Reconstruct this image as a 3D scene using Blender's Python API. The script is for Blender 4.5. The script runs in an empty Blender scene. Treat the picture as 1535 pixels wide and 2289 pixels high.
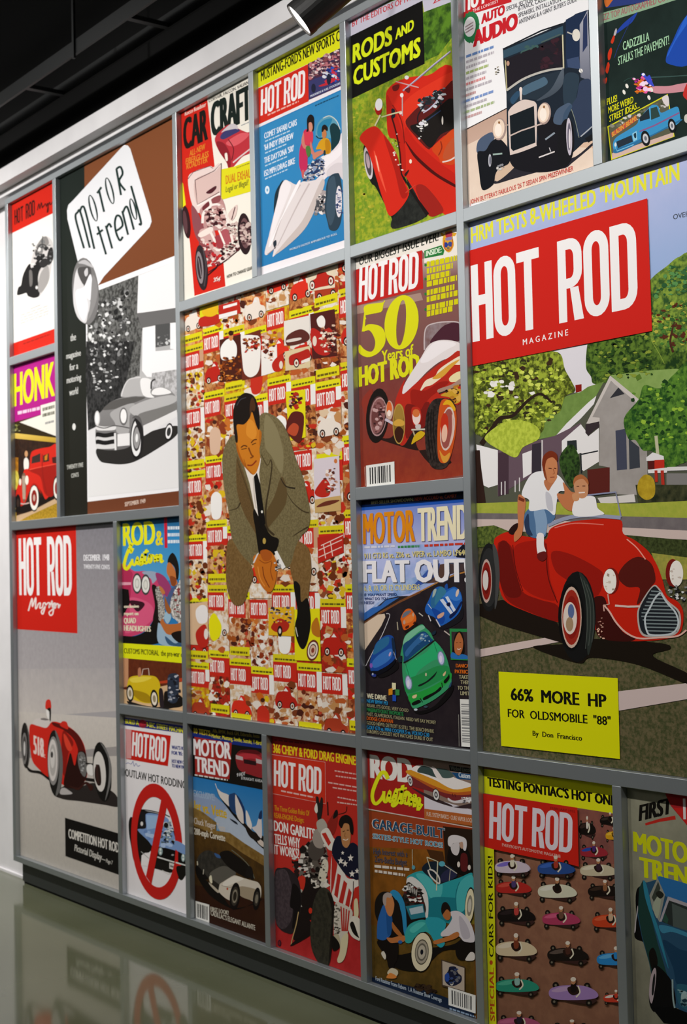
import bpy, bmesh, math, random
from mathutils import Vector, Matrix
from mathutils.geometry import delaunay_2d_cdt
C = bpy.context.scene.collection

# ------------------------------------------------------------------ camera, world, light
S, EYE = 2.85, 1.494                     # eye to wall distance, eye height (metres)
F, YAW, PITCH, ROLL = 3179.0, 0.93369, 0.040338, -0.022541
W, H = 1535, 2289
cy, sy, cp, sp, cr, sr = (math.cos(YAW), math.sin(YAW), math.cos(PITCH), math.sin(PITCH), math.cos(ROLL), math.sin(ROLL))
FW = Vector((-sy*cp, cy*cp, sp)); R0 = Vector((cy, sy, 0)); U0 = R0.cross(FW)
RT = R0*cr + U0*sr; UP = U0*cr - R0*sr
CAM = Vector((0, -S, EYE))
cd = bpy.data.cameras.new('camera'); cam = bpy.data.objects.new('camera', cd); C.objects.link(cam)
cam.matrix_world = Matrix(((RT.x, UP.x, -FW.x, CAM.x), (RT.y, UP.y, -FW.y, CAM.y), (RT.z, UP.z, -FW.z, CAM.z), (0, 0, 0, 1)))
cd.sensor_fit = 'VERTICAL'; cd.sensor_height = 36; cd.sensor_width = 24; cd.lens = F/H*36
cd.clip_start = 0.05; cd.clip_end = 100
cd.dof.use_dof = True; cd.dof.focus_distance = 3.9; cd.dof.aperture_fstop = 5.0
bpy.context.scene.camera = cam
vs = bpy.context.scene.view_settings
vs.view_transform = 'Standard'; vs.look = 'None'; vs.gamma = 1; vs.use_curve_mapping = False; vs.exposure = 0.06
wd = bpy.data.worlds.new('dim_hall'); bpy.context.scene.world = wd; wd.use_nodes = True
wd.node_tree.nodes['Background'].inputs[0].default_value = (0.75, 0.85, 1, 1)
wd.node_tree.nodes['Background'].inputs[1].default_value = 0.03

def aim(o, tgt):
    o.rotation_euler = (Vector(tgt) - o.location).to_track_quat('-Z', 'Y').to_euler()
def spot(loc, tgt, e, size, blend=1, rad=.05, col=(1, .97, .93)):
    l = bpy.data.lights.new('track_light', 'SPOT'); l.energy = e; l.spot_size = math.radians(size); l.spot_blend = blend
    l.shadow_soft_size = rad; l.color = col
    o = bpy.data.objects.new('track_light', l); C.objects.link(o); o.location = loc; aim(o, tgt); return o
# track spots in front of the wall, above the visible frame, and unseen fill lights added at the left
for x, e in ((-8.6, 200), (-7.0, 235), (-5.4, 195), (-3.8, 160), (-2.2, 160), (-.6, 130)):
    spot((x, -2.0, 3.9), (x-.3, 0, 1.9), e, 104)
spot((-9.5, -1.2, 3.9), (-8.2, 0, 2.0), 150, 80)
def area(loc, tgt, e, w, h, col=(1, .98, .94)):
    l = bpy.data.lights.new('fill_light', 'AREA'); l.shape = 'RECTANGLE'; l.size = w; l.size_y = h; l.energy = e; l.color = col
    o = bpy.data.objects.new('fill_light', l); C.objects.link(o); o.location = loc; aim(o, tgt); return o
area((-9, -5.5, 4.4), (-8, -2.5, 0), 40, 2.5, 1.2)  # added fill, no fixture: brightens the floor
area((-10, -5, 4.2), (-6, 0, 2.2), 50, 10, .9)  # added glowing strip, no fixture: gives the metal bars a bright reflection

# ------------------------------------------------------------------ helpers
def lin(c):
    return tuple(((v/12.92) if v <= .04045 else ((v+.055)/1.055)**2.4) for v in c)
def hx(c):
    if len(c) == 3: c = c[0]*2 + c[1]*2 + c[2]*2
    return lin(tuple(int(c[i:i+2], 16)/255 for i in (0, 2, 4)))
def mat(name, col, rough=.5, spec=.5, metal=0, noise=None, bump=0, emit=None):
    m = bpy.data.materials.new(name); m.use_nodes = True; nt = m.node_tree; b = nt.nodes['Principled BSDF']
    b.inputs['Base Color'].default_value = (*hx(col), 1); b.inputs['Roughness'].default_value = rough
    b.inputs['Specular IOR Level'].default_value = spec; b.inputs['Metallic'].default_value = metal
    if noise:
        col2, sc, det = noise
        g = nt.nodes.new('ShaderNodeNewGeometry'); n = nt.nodes.new('ShaderNodeTexNoise'); r = nt.nodes.new('ShaderNodeValToRGB')
        n.inputs['Scale'].default_value = sc; n.inputs['Detail'].default_value = det
        nt.links.new(g.outputs['Position'], n.inputs['Vector']); nt.links.new(n.outputs['Fac'], r.inputs['Fac'])
        r.color_ramp.elements[0].position = .3; r.color_ramp.elements[1].position = .7
        r.color_ramp.elements[0].color = (*hx(col), 1); r.color_ramp.elements[1].color = (*hx(col2), 1)
        nt.links.new(r.outputs['Color'], b.inputs['Base Color'])
        if bump:
            bp = nt.nodes.new('ShaderNodeBump'); bp.inputs['Strength'].default_value = bump; bp.inputs['Distance'].default_value = .002
            nt.links.new(n.outputs['Fac'], bp.inputs['Height']); nt.links.new(bp.outputs['Normal'], b.inputs['Normal'])
    if emit:
        b.inputs['Emission Color'].default_value = (*hx(col), 1); b.inputs['Emission Strength'].default_value = emit
    return m
def box(bm, x0, x1, y0, y1, z0, z1):
    v = [bm.verts.new((x, y, z)) for x in (x0, x1) for y in (y0, y1) for z in (z0, z1)]
    for f in ((0, 1, 3, 2), (4, 6, 7, 5), (0, 4, 5, 1), (2, 3, 7, 6), (0, 2, 6, 4), (1, 5, 7, 3)):
        bm.faces.new([v[i] for i in f])
def obj(name, bm, m, parent=None, loc=(0, 0, 0), bevel=0):
    bmesh.ops.recalc_face_normals(bm, faces=bm.faces)
    me = bpy.data.meshes.new(name); bm.to_mesh(me); bm.free(); me.materials.append(m)
    o = bpy.data.objects.new(name, me); C.objects.link(o); o.location = loc; o.parent = parent
    if bevel:
        b = o.modifiers.new('bevel', 'BEVEL'); b.width = bevel; b.segments = 2; b.limit_method = 'ANGLE'
    return o
def boxo(name, m, x0, x1, y0, y1, z0, z1, parent=None, bevel=0):
    bm = bmesh.new(); box(bm, x0, x1, y0, y1, z0, z1); return obj(name, bm, m, parent, bevel=bevel)
def empty(name, loc=(0, 0, 0), parent=None):
    o = bpy.data.objects.new(name, None); C.objects.link(o); o.location = loc; o.parent = parent; o.empty_display_size = .05; return o
def tag(o, label, cat, group=None):
    o['label'] = label; o['category'] = cat
    if group: o['group'] = group
    return o
def struct(o):
    o['kind'] = 'structure'; return o
def wz(z): return EYE + z*S              # fitted height unit -> metres
def tube(bm, a, b, r, n=12, caps=True):
    a, b = Vector(a), Vector(b); d = (b-a).normalized(); u = d.orthogonal().normalized(); w = d.cross(u)
    ra, rb = r if isinstance(r, tuple) else (r, r)
    A = [bm.verts.new(a + (u*math.cos(t)+w*math.sin(t))*ra) for t in [2*math.pi*i/n for i in range(n)]]
    B = [bm.verts.new(b + (u*math.cos(t)+w*math.sin(t))*rb) for t in [2*math.pi*i/n for i in range(n)]]
    for i in range(n): bm.faces.new((A[i], A[(i+1) % n], B[(i+1) % n], B[i]))
    if caps: bm.faces.new(A[::-1]); bm.faces.new(B)

# ------------------------------------------------------------------ the hall
FRAME = mat('grey_powder_coat', 'b0b6ba', .4, .5, metal=.8)
WALLM = mat('white_wall_paint', 'e6e4e6', .6, .3, noise=('dddbdd', 6, 2))
DARK = mat('black_ceiling_paint', '070707', .8, .2)
PLI = mat('dark_plinth_laminate', '303332', .45, .4)
FLOORM = mat('polished_concrete', '666953', .08, .5, noise=('585c46', 1.3, 6))
COLX = [-2.3273, -2.1343, -1.939, -1.739, -1.5392, -1.338, -1.1368, -.937, -.737]   # right-hand face of each opening
COLX = [x*S for x in COLX]
BAR = .0115*S; DEP = .008*S
ROWT = [wz(z) for z in (.650, .3663, .0803, -.2087)]
ROWB = [wz(z) for z in (.3805, .0951, -.194, -.477)]
XL, XR = -2.3273*S, COLX[8] + BAR
ZT, ZB = wz(.660), wz(-.4865)
WY = .028*S
struct(boxo('floor', FLOORM, -14, 6, -9, 1, -.1, 0))
struct(boxo('wall_back', WALLM, -14, 6, WY, WY+.2, 0, wz(.6655)))
struct(boxo('ceiling', DARK, -14, 6, -9, 1, 4.6, 4.7))
struct(boxo('wall_upper', DARK, -14, 6, WY, WY+.2, wz(.6655), 4.6))
struct(boxo('baseboard_back', WALLM, -14, XL, WY-.012, WY, 0, .012))
struct(boxo('trim_1', WALLM, -14, 6, -.004, WY, wz(.6655), wz(.675), bevel=.003))
struct(boxo('trim_2', WALLM, -14, 6, -.022*S, WY, wz(.675)+.0005, EYE+.7185*.978*S))
struct(boxo('wall_left', WALLM, -14.2, -14, -9, 1, 0, 4.6))
# the frame: one built-in grid of grey bars
fr = tag(empty('display_frame', ((XL+XR)/2, 0, 0)), 'grey metal grid frame holding all the magazine cover posters on the wall', 'frame')
def bar(name, x0, x1, z0, z1, y0=0):
    o = boxo(name, FRAME, x0-fr.location.x, x1-fr.location.x, y0, WY, z0, z1, fr, bevel=.0015); return o
bar('top_rail', XL, XR, ROWT[0], ZT); bar('bottom_rail', XL, XR, ZB, ROWB[3])
bar('upright', XL, COLX[0]+BAR, ROWB[3], ROWT[0])
LA = {3: (0, 4), 5: (0, 4), 6: (0, 4), 8: (0, 4)}          # full-height uprights
for k in (3, 5, 6): bar('upright', COLX[k], COLX[k]+BAR, ROWB[3], ROWT[0])
bar('upright', COLX[8], XR, ROWB[3], ROWT[0])
def up(k, r0, r1): bar('upright', COLX[k], COLX[k]+BAR, ROWB[r1], ROWT[r0])
up(1, 0, 1); up(2, 2, 3); up(4, 0, 0); up(4, 3, 3); up(7, 0, 0); up(7, 3, 3)
def cross(c0, c1, r): bar('crossbar', COLX[c0]+BAR, COLX[c1], ROWT[r+1], ROWB[r])
cross(0, 1, 0); cross(0, 3, 1); cross(2, 3, 2); cross(3, 5, 0); cross(3, 5, 2)
cross(5, 6, 0); cross(5, 6, 1); cross(5, 6, 2); cross(6, 8, 0); cross(6, 8, 2)
boxo('plinth', PLI, XL-fr.location.x+.045, XR-fr.location.x, .01*S, WY, .012, ZB, fr)
boxo('shadow_gap_strip', DARK, XL-fr.location.x+.05, XR-fr.location.x, .01*S+.006, WY, 0, .012, fr)  # black strip stands in for the shade in the gap under the plinth

# ------------------------------------------------------------------ printed sheets
def print_mat():
    m = bpy.data.materials.new('printed_ink'); m.use_nodes = True; nt = m.node_tree; b = nt.nodes['Principled BSDF']
    b.inputs['Roughness'].default_value = .6; b.inputs['Specular IOR Level'].default_value = .06
    N = nt.nodes.new; L = nt.links.new
    def at(n):
        a = N('ShaderNodeAttribute'); a.attribute_name = n; return a
    ca, cb, nz = at('ca'), at('cb'), at('nz')
    se = N('ShaderNodeSeparateColor'); L(nz.outputs['Color'], se.inputs[0])
    g = N('ShaderNodeNewGeometry'); n = N('ShaderNodeTexNoise'); n.inputs['Detail'].default_value = 3; n.inputs['Roughness'].default_value = .6
    sc = N('ShaderNodeMath'); sc.operation = 'MULTIPLY'; sc.inputs[1].default_value = 100; L(se.outputs[0], sc.inputs[0])
    L(g.outputs['Position'], n.inputs['Vector']); L(sc.outputs[0], n.inputs['Scale'])
    m1 = N('ShaderNodeMath'); m1.operation = 'SUBTRACT'; m1.inputs[1].default_value = .5; L(n.outputs['Fac'], m1.inputs[0])
    m0 = N('ShaderNodeMath'); m0.operation = 'MULTIPLY'; m0.inputs[1].default_value = 10; L(se.outputs[1], m0.inputs[0])
    m2 = N('ShaderNodeMath'); m2.operation = 'MULTIPLY_ADD'; m2.use_clamp = True; m2.inputs[2].default_value = .5
    L(m1.outputs[0], m2.inputs[0]); L(m0.outputs[0], m2.inputs[1])
    mx = N('ShaderNodeMix'); mx.data_type = 'RGBA'
    L(m2.outputs[0], mx.inputs[0]); L(ca.outputs['Color'], mx.inputs[6]); L(cb.outputs['Color'], mx.inputs[7]); L(mx.outputs[2], b.inputs['Base Color'])
    return m
INK = print_mat()
BOARD = mat('poster_board', 'd8d8d4', .6, .3)
def ray(x, y):
    return RT*((x-W/2)/F) + UP*(-(y-H/2)/F) + FW
def U(x, y, Y=DEP):                      # photo pixel -> (X, Z) on the plane of the sheets
    d = ray(x, y); t = (Y+S)/d.y; return Vector((d.x*t, EYE + d.z*t))
VW = [0, 0, 1]
def PJ(X, Z, Y=DEP):                     # point on the sheets' plane -> photo pixel
    d = Vector((X, Y, Z)) - CAM; k = d.dot(FW); return (W/2+F*d.dot(RT)/k, H/2-F*d.dot(UP)/k)
def build_hall_fixtures():
    BLK = mat('black_lamp_metal', '0c0c0b', .5, .4); LENS = mat('lit_lamp_lens', 'fff6ec', .3, emit=9); TRAY = mat('dark_tray_metal', '17191a', .5, .4)
    c = U(675, 40, -.45); c = Vector((c.x, -.45, c.y)); dep = (c-CAM).dot(FW); r = 41/F*dep
    v = (c-CAM).normalized(); q = RT*.755+UP*.655; q = (q-v*q.dot(v)).normalized(); a = (q*.965 + v*.17).normalized()
    lamp = tag(empty('track_spotlight', c+a*.22+Vector((0, 0, .2))), 'black cylindrical track spotlight with lit lens hanging at the top of the photo', 'spotlight')
    L = lamp.location
    bm = bmesh.new(); tube(bm, c+a*.004-L, c+a*.15-L, r, 32); obj('housing', bm, BLK, lamp)
    bm = bmesh.new(); tube(bm, c+a*.15-L, c+a*.22-L, (r*.98, r*.6), 32); obj('rear_cap', bm, BLK, lamp)
    bm = bmesh.new(); n = 32; u = a.orthogonal().normalized(); w = a.cross(u)
    o1 = [bm.verts.new(c-a*.012+(u*math.cos(6.2832*i/n)+w*math.sin(6.2832*i/n))*r*1.03-L) for i in range(n)]
    o2 = [bm.verts.new(c-a*.012+(u*math.cos(6.2832*i/n)+w*math.sin(6.2832*i/n))*r*.93-L) for i in range(n)]
    o3 = [bm.verts.new(c+a*.012+(u*math.cos(6.2832*i/n)+w*math.sin(6.2832*i/n))*r*1.03-L) for i in range(n)]
    for i in range(n):
        j = (i+1) % n; bm.faces.new((o1[i], o1[j], o2[j], o2[i])); bm.faces.new((o1[i], o3[i], o3[j], o1[j]))
    obj('bezel', bm, BLK, lamp)
    bm = bmesh.new(); tube(bm, c-a*.006-L, c+a*.003-L, r*.93, 32); o = obj('lens', bm, LENS, lamp); o['label'] = 'glowing white lens'
    bm = bmesh.new(); tube(bm, c+a*.1-L, Vector((0, 0, .1)), .012, 12); tube(bm, Vector((0, 0, .1)), Vector((0, 0, 4.56-L.z)), .01, 12); obj('stem', bm, BLK, lamp)
    bm = bmesh.new(); box(bm, -1.2, 1.2, -.02, .02, 4.56-L.z, 4.6-L.z); obj('track', bm, BLK, lamp)
    spot(c-a*.02, c-a*3, 60, 50, .6, .04)
    tr = tag(empty('cable_tray', (-6, -.16, 3.68)), 'dark metal cable tray running along the black ceiling above the wall', 'cable tray')
    for y in (-.09, .09): bm = bmesh.new(); box(bm, -6, 8, y-.006, y+.006, -.03, .03); obj('side_rail', bm, TRAY, tr)
    for k in range(14): bm = bmesh.new(); box(bm, -5.5+k*.95-.015, -5.5+k*.95+.015, -.084, .084, -.03, -.012); obj('rung', bm, TRAY, tr)
    for k in range(7):
        bm = bmesh.new(); box(bm, -5+k*1.9-.008, -5+k*1.9+.008, -.106, -.096, -.05, .82); obj('hanger', bm, TRAY, tr)
    bm = bmesh.new(); tube(bm, (-13, -.75, 4.1), (4, -.75, 4.1), .016, 10); tag(obj('conduit_pipe', bm, TRAY), 'thin dark conduit pipe along the black ceiling above the white fascia', 'pipe')
build_hall_fixtures()
def V(ox, oy, s): VW[:] = [ox, oy, s]
def px(x, y): return (VW[0]+x*VW[2], VW[1]+y*VW[2])
def pts(s):
    if not isinstance(s, str): return list(s)
    a = [float(t) for t in s.replace(',', ' ').split()]; return list(zip(a[::2], a[1::2]))
def smooth(p, n=5, closed=True):
    out = []; k = len(p)
    for i in range(k if closed else k-1):
        if closed: a, b, c, d = p[i-1], p[i], p[(i+1) % k], p[(i+2) % k]
        else: a, b, c, d = p[max(i-1, 0)], p[i], p[i+1], p[min(i+2, k-1)]
        for j in range(n):
            t = j/n
            out.append(tuple(.5*(2*b[q]+(c[q]-a[q])*t+(2*a[q]-5*b[q]+4*c[q]-d[q])*t*t+(3*b[q]-a[q]-3*c[q]+d[q])*t**3) for q in (0, 1)))
    if not closed: out.append(p[-1])
    return out
GROUP = 'magazine cover posters in the wall grid'
class Poster:
    def __init__(s, label, c0, c1, r0, r1, paper='f0eee8'):
        s.x0, s.x1, s.z0, s.z1 = COLX[c0]+BAR+.001, COLX[c1]-.001, ROWB[r1]+.001, ROWT[r0]-.001
        s.parts = {}; s.n = 0; s.label = label; s.cx = (s.x0+s.x1)/2
        global P; P = s
        s.add('', [[(s.x0, s.z0), (s.x1, s.z0), (s.x1, s.z1), (s.x0, s.z1)]], paper)
    def add(s, part, polys, col, g=None):
        s.parts.setdefault(part, []).append((polys, col, g, s.n)); s.n += 1
    def build(s):
        root = None; made = {}
        for part in sorted(s.parts, key=lambda q: q.count('/') + (q != '')):
            bm = bmesh.new(); fl = bm.faces.layers.int.new('st'); st = []
            for polys, col, g, n in s.parts[part]:
                cs = col.split('~'); A = cs[0].split('>'); B = cs[1].split('>') if len(cs) > 1 else A
                nz = [float(v) for v in cs[2].split(',')] if len(cs) > 2 else [10, 1]
                st.append(([hx(c) for c in A], [hx(c) for c in B], nz, g)); y = DEP - n*1.5e-5
                sub = bmesh.new()
                for j, poly in enumerate(polys):
                    yy = y-(j % 5)*3e-6
                    if len(poly) > 4:              # clean triangulation, also where an outline crosses itself
                        n_ = len(poly)
                        r_ = delaunay_2d_cdt([Vector((q[0], q[1])) for q in poly], [], [list(range(n_))], 1, 1e-6)
                        vv = [sub.verts.new((q.x, yy, q.y)) for q in r_[0]]
                        for f_ in r_[2]: sub.faces.new([vv[k] for k in f_])
                        continue
                    try: sub.faces.new([sub.verts.new((q[0], yy, q[1])) for q in poly])
                    except ValueError: pass
                for co, no in (((s.x0, 0, 0), (-1, 0, 0)), ((s.x1, 0, 0), (1, 0, 0)), ((0, 0, s.z0), (0, 0, -1)), ((0, 0, s.z1), (0, 0, 1))):
                    bmesh.ops.bisect_plane(sub, geom=sub.verts[:]+sub.edges[:]+sub.faces[:], plane_co=co, plane_no=no, clear_outer=True)
                mp = {v: bm.verts.new(v.co) for v in sub.verts}
                for f in sub.faces:
                    vs_ = [mp[v] for v in f.verts]
                    if f.normal.y > 0: vs_.reverse()
                    try: nf = bm.faces.new(vs_); nf[fl] = len(st)-1
                    except ValueError: pass
                sub.free()
            ids = [f[fl] for f in bm.faces]
            nb = len(bm.faces)
            if part == '': box(bm, s.x0+.001, s.x1-.001, DEP+.0004, DEP+.008, s.z0+.001, s.z1-.001)
            ids += [-1]*(len(bm.faces)-nb)
            name = 'magazine_cover_poster' if part == '' else part.split('/')[-1].split('#')[0]
            me = bpy.data.meshes.new(name)
            for v in bm.verts: v.co.x -= s.cx; v.co.z -= s.z0
            bm.to_mesh(me); bm.free(); me.materials.append(INK); me.materials.append(BOARD)
            la = [me.color_attributes.new(k, 'FLOAT_COLOR', 'CORNER').data for k in ('ca', 'cb', 'nz')]
            for p, i in zip(me.polygons, ids):
                if i < 0: p.material_index = 1; continue
                A, B, nz, g = st[i]
                for l in p.loop_indices:
                    if len(A) > 1 or len(B) > 1:
                        v = me.vertices[me.loops[l].vertex_index].co
                        q = Vector((v.x+s.cx, v.z+s.z0))
                        d = g[1]-g[0]; t = min(1, max(0, (q-g[0]).dot(d)/d.dot(d)))
                    else: t = 0
                    for a, cc in zip(la[:2], (A, B)):
                        c = cc[0] if len(cc) == 1 else tuple(cc[0][k]*(1-t)+cc[1][k]*t for k in (0, 1, 2))
                        a[l].color = (*c, 1)
                    la[2][l].color = (nz[0]/100, nz[1]/10, 0, 1)
            o = bpy.data.objects.new(name, me); C.objects.link(o)
            if part == '':
                root = o; o.location = (s.cx, 0, s.z0); tag(o, s.label, 'poster', GROUP)
            else:
                pa = part.rsplit('/', 1)[0] if '/' in part else ''
                o.parent = made.get(pa, root)
            made[part] = o
P = None
def gr(col, g, pl):
    if '>' not in col: return None
    if g: return [U(*px(*g[:2])), U(*px(*g[2:]))]
    ys = [q[1] for q in pl]; xs = [q[0] for q in pl]; mx = sum(xs)/len(xs)
    return [U(*px(mx, min(ys))), U(*px(mx, max(ys)))]
def p(part, col, s, g=None):             # polygon traced in the current view
    pl = pts(s); P.add(part, [[U(*px(*q)) for q in pl]], col, gr(col, g, pl))
def s(part, col, q, g=None): p(part, col, smooth(pts(q)), g)
def ell(cx, cy_, rx, ry, rot=0, n=24):
    c, s_ = math.cos(math.radians(rot)), math.sin(math.radians(rot))
    return [(cx+rx*math.cos(t)*c-ry*math.sin(t)*s_, cy_+rx*math.cos(t)*s_+ry*math.sin(t)*c) for t in [2*math.pi*i/n for i in range(n)]]
def e(part, col, cx, cy_, rx, ry, rot=0, g=None): p(part, col, ell(cx, cy_, rx, ry, rot), g)
def ring(part, col, o, i):
    a = [U(*px(*q)) for q in o]; b = [U(*px(*q)) for q in i]; n = len(a)
    P.add(part, [[a[k], a[(k+1) % n], b[(k+1) % n], b[k]] for k in range(n)], col)
def wh(part, cx, cy_, rx, ry, rot, cols, rad):   # wheel: concentric tyre, wall, rim, hub
    for c, r in zip(cols.split(), rad.split()): e(part, c, cx, cy_, rx*float(r), ry*float(r), rot)
def ln(part, col, w, q, sm=False, closed=False):
    a = pts(q); a = smooth(a, 5, closed) if sm else a
    if closed: a = a + a[:1]
    w = [float(v) for v in str(w).split()]; w = w if len(w) > 1 else w*2
    Lf, Rt = [], []
    for i, c in enumerate(a):
        b, d = a[max(i-1, 0)], a[min(i+1, len(a)-1)]
        dx, dy = d[0]-b[0], d[1]-b[1]; m = math.hypot(dx, dy) or 1; t = i/(len(a)-1); k = (w[0]*(1-t)+w[1]*t)/2
        Lf.append((c[0]-dy/m*k, c[1]+dx/m*k)); Rt.append((c[0]+dy/m*k, c[1]-dx/m*k))
    Lf = [U(*px(*c)) for c in Lf]; Rt = [U(*px(*c)) for c in Rt]
    P.add(part, [[Lf[i], Lf[i+1], Rt[i+1], Rt[i]] for i in range(len(a)-1)], col)
GC = {}
def rr(x0, x1, y0, y1, rx, ry, n=5, cor=15):
    out = []
    for k, (cx, cy_) in enumerate(((x1-rx, y1-ry), (x0+rx, y1-ry), (x0+rx, y0+ry), (x1-rx, y0+ry))):
        if cor >> k & 1:
            for i in range(n+1):
                t = math.pi/2*(k+i/n); out.append((cx+rx*math.cos(t), cy_+ry*math.sin(t)))
        else: out += [((x1, y1), (x0, y1), (x0, y0), (x1, y0))[k]]*(n+1)
    return out
def rg(o, i): return [[o[k], o[(k+1) % len(o)], i[(k+1) % len(o)], i[k]] for k in range(len(o))]
def block(txt):                          # condensed poster capitals, cap height 1
    w, st, hb, gap = .47, .16, .13, .03; x = 0; out = []
    Q = lambda a, b, c, d: [(a, c), (b, c), (b, d), (a, d)]
    for ch in txt:
        if ch in ' _-': x += {' ': .34, '_': .06, '-': .17}[ch]; continue
        if ch == 'H': g = [Q(0, st, 0, 1), Q(w-st, w, 0, 1), Q(st, w-st, .46, .59)]
        elif ch == 'T': g = [Q(0, w, .87, 1), Q(w/2-st/2, w/2+st/2, 0, .87)]
        elif ch == 'O': g = rg(rr(0, w, -.01, 1.01, w/2, .22), rr(st, w-st, .12, .88, w/2-st, .1))
        elif ch == 'D': g = rg(rr(0, w, 0, 1, w/2, .22, cor=9), rr(st, w-st, .13, .87, w/2-st, .1, cor=9))
        elif ch == 'R': g = rg(rr(0, w, .40, 1, w/2, .2, cor=9), rr(st, w-st, .52, .87, w/2-st, .1, cor=9)) + [Q(0, st, 0, .4), [(w-st-.01, 0), (w+.01, 0), (w-.08, .402), (w-st-.08, .402)]]
        elif ch == 'M': w2 = .62; g = [Q(0, st, 0, 1), Q(w2-st, w2, 0, 1), [(st, 1), (w2/2+.05, .1), (w2/2-.05, .1), (st, .55)], [(w2-st, 1), (w2/2+.05, .1), (w2/2-.05, .1), (w2-st, .55)]]
        elif ch == 'E': g = [Q(0, st, 0, 1), Q(st, w*.9, .87, 1), Q(st, w*.82, .44, .57), Q(st, w*.9, 0, .13)]
        elif ch == 'N': g = [Q(0, st*.9, 0, 1), Q(w-st*.9, w, 0, 1), [(0, 1), (st, 1), (w, 0), (w-st, 0)]]
        out += [[(a+x, b) for a, b in q] for q in g]; x += (.62 if ch == 'M' else w) + gap
    return out, x-gap
def glyphs(txt):
    if txt in GC: return GC[txt]
    cu = bpy.data.curves.new('t', 'FONT'); cu.body = txt; cu.resolution_u = 2 if len(txt) > 6 else 4
    o = bpy.data.objects.new('t', cu); me = bpy.data.meshes.new_from_object(o)
    vv = [(v.co.x, v.co.y) for v in me.vertices]; x0 = min(v[0] for v in vv); x1 = max(v[0] for v in vv)
    polys = [[((vv[i][0]-x0), vv[i][1]/.69) for i in q.vertices] for q in me.polygons]
    bpy.data.meshes.remove(me); bpy.data.objects.remove(o); bpy.data.curves.remove(cu)
    GC[txt] = (polys, x1-x0); return GC[txt]
def t(part, col, txt, x0, y0, x1, y1, h, b=0, sh=0, f='', up=None, bv=0):
    """lettering: baseline (x0,y0)-(x1,y1), cap height h; b bolds it sideways, bv upwards, sh slants it"""
    polys, w = block(txt) if f == 'k' else glyphs(txt)
    p0, p1 = U(*px(x0, y0)), U(*px(x1, y1)); q = U(*px(x0+(up[0] if up else 0), y0-(up[1] if up else h))) - p0
    if not up: q.x = 0
    d = p1-p0
    k = int(b > 0) + 1 + int(b > .04)
    offs = [((i/(k-1)-.5)*b if k > 1 else 0, 0) for i in range(k)]
    if bv: offs = [(o, v) for o in [q_[0] for q_ in offs] for v in (-bv/2, bv/2)]
    for ox, oy in offs:
        P.add(part, [[p0 + d*(gx/w + ox/w) + q*(gy+oy) + d.normalized()*(sh*gy*q.length) for gx, gy in poly] for poly in polys], col)
def micro(part, col, x0, y0, x1, y1, h, n=1, dy=0, seed=1):  # small print too fine to read: word-long dashes
    r = random.Random(seed); 
    for k in range(n):
        L = [];  a = 0
        while a < 1:
            b = min(1, a+r.uniform(.06, .2))
            q = [(x0+(x1-x0)*u, y0+(y1-y0)*u+dy*k) for u in (a, b)]
            L.append([U(*px(q[0][0], q[0][1])), U(*px(q[1][0], q[1][1])), U(*px(q[1][0], q[1][1]-h)), U(*px(q[0][0], q[0][1]-h))]); a = b+.03
        P.add(part, L, col)
def quadpt(q, u, v): return tuple((q[0][i]*(1-u)+q[1][i]*u)*(1-v)+(q[3][i]*(1-u)+q[2][i]*u)*v for i in (0, 1))
def blobs(part, q, cols, n, size, seed, asp=1):      # busy photo detail inside a quad (tl,tr,br,bl)
    r = random.Random(seed); q = pts(q); cols = cols.split()
    by = {c: [] for c in cols}
    for i in range(n):
        u, v = r.random(), r.random(); c = quadpt(q, u, v); a = r.uniform(.4, 1)*size; k = r.randint(4, 7); ph = r.random()*6; rt = r.uniform(.35, 1)
        pl = [(c[0]+a*math.cos(ph+6.283*j/k)*r.uniform(.6, 1.2), c[1]+asp*a*rt*math.sin(ph+6.283*j/k)*r.uniform(.6, 1.2)) for j in range(k)]
        by[r.choice(cols)].append([U(*px(*z)) for z in pl])
    for c in cols:
        if by[c]: P.add(part, by[c], c)
def barcode(part, q, n=16, seed=3, col='222', m=.12, vert=False):
    q = pts(q); p(part, 'e8e6e0', q); r = random.Random(seed); L = []; a = m
    while a < 1-m:
        b = a+r.uniform(.25, 1)/n; c = [(a, m), (b, m), (b, 1-m), (a, 1-m)]
        if vert: c = [(y, x) for x, y in c]
        L.append([U(*px(*quadpt(q, *z))) for z in c]); a = b+r.uniform(.2, .9)/n
    P.add(part, L, col)
POSTERS = []
def poster(*a, **k):
    s_ = Poster(*a, **k); POSTERS.append(s_); return s_
A1 = (0, 380, .27362); A2 = (0, 760, .27362); A3 = (0, 1140, .27362); A4 = (0, 1520, .27362); A5 = (0, 1860, .32573); A6 = (0, 0, .52117)
B1 = (380, 150, .26059); B2 = (560, 40, .25343); B3 = (760, 0, .24476); B4 = (1010, 0, .2215); B5 = (1300, 0, .16162); B6 = (780, 500, .26641)
C1 = (400, 580, .26059); C2 = (400, 860, .26059); C3 = (400, 1240, .26059); C4 = (1030, 350, .32899); C5 = (1040, 800, .32248); C6 = (1040, 1160, .32248); C7 = (1050, 1480, .31596)
D1 = (790, 1080, .18241); D2 = (790, 1380, .18241); D3 = (260, 1560, .2215); D4 = (400, 1600, .22727); D5 = (580, 1620, .25343); D6 = (800, 1660, .27079); D7 = (1060, 1700, .25733); D8 = (1360, 1700, .25735)
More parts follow.
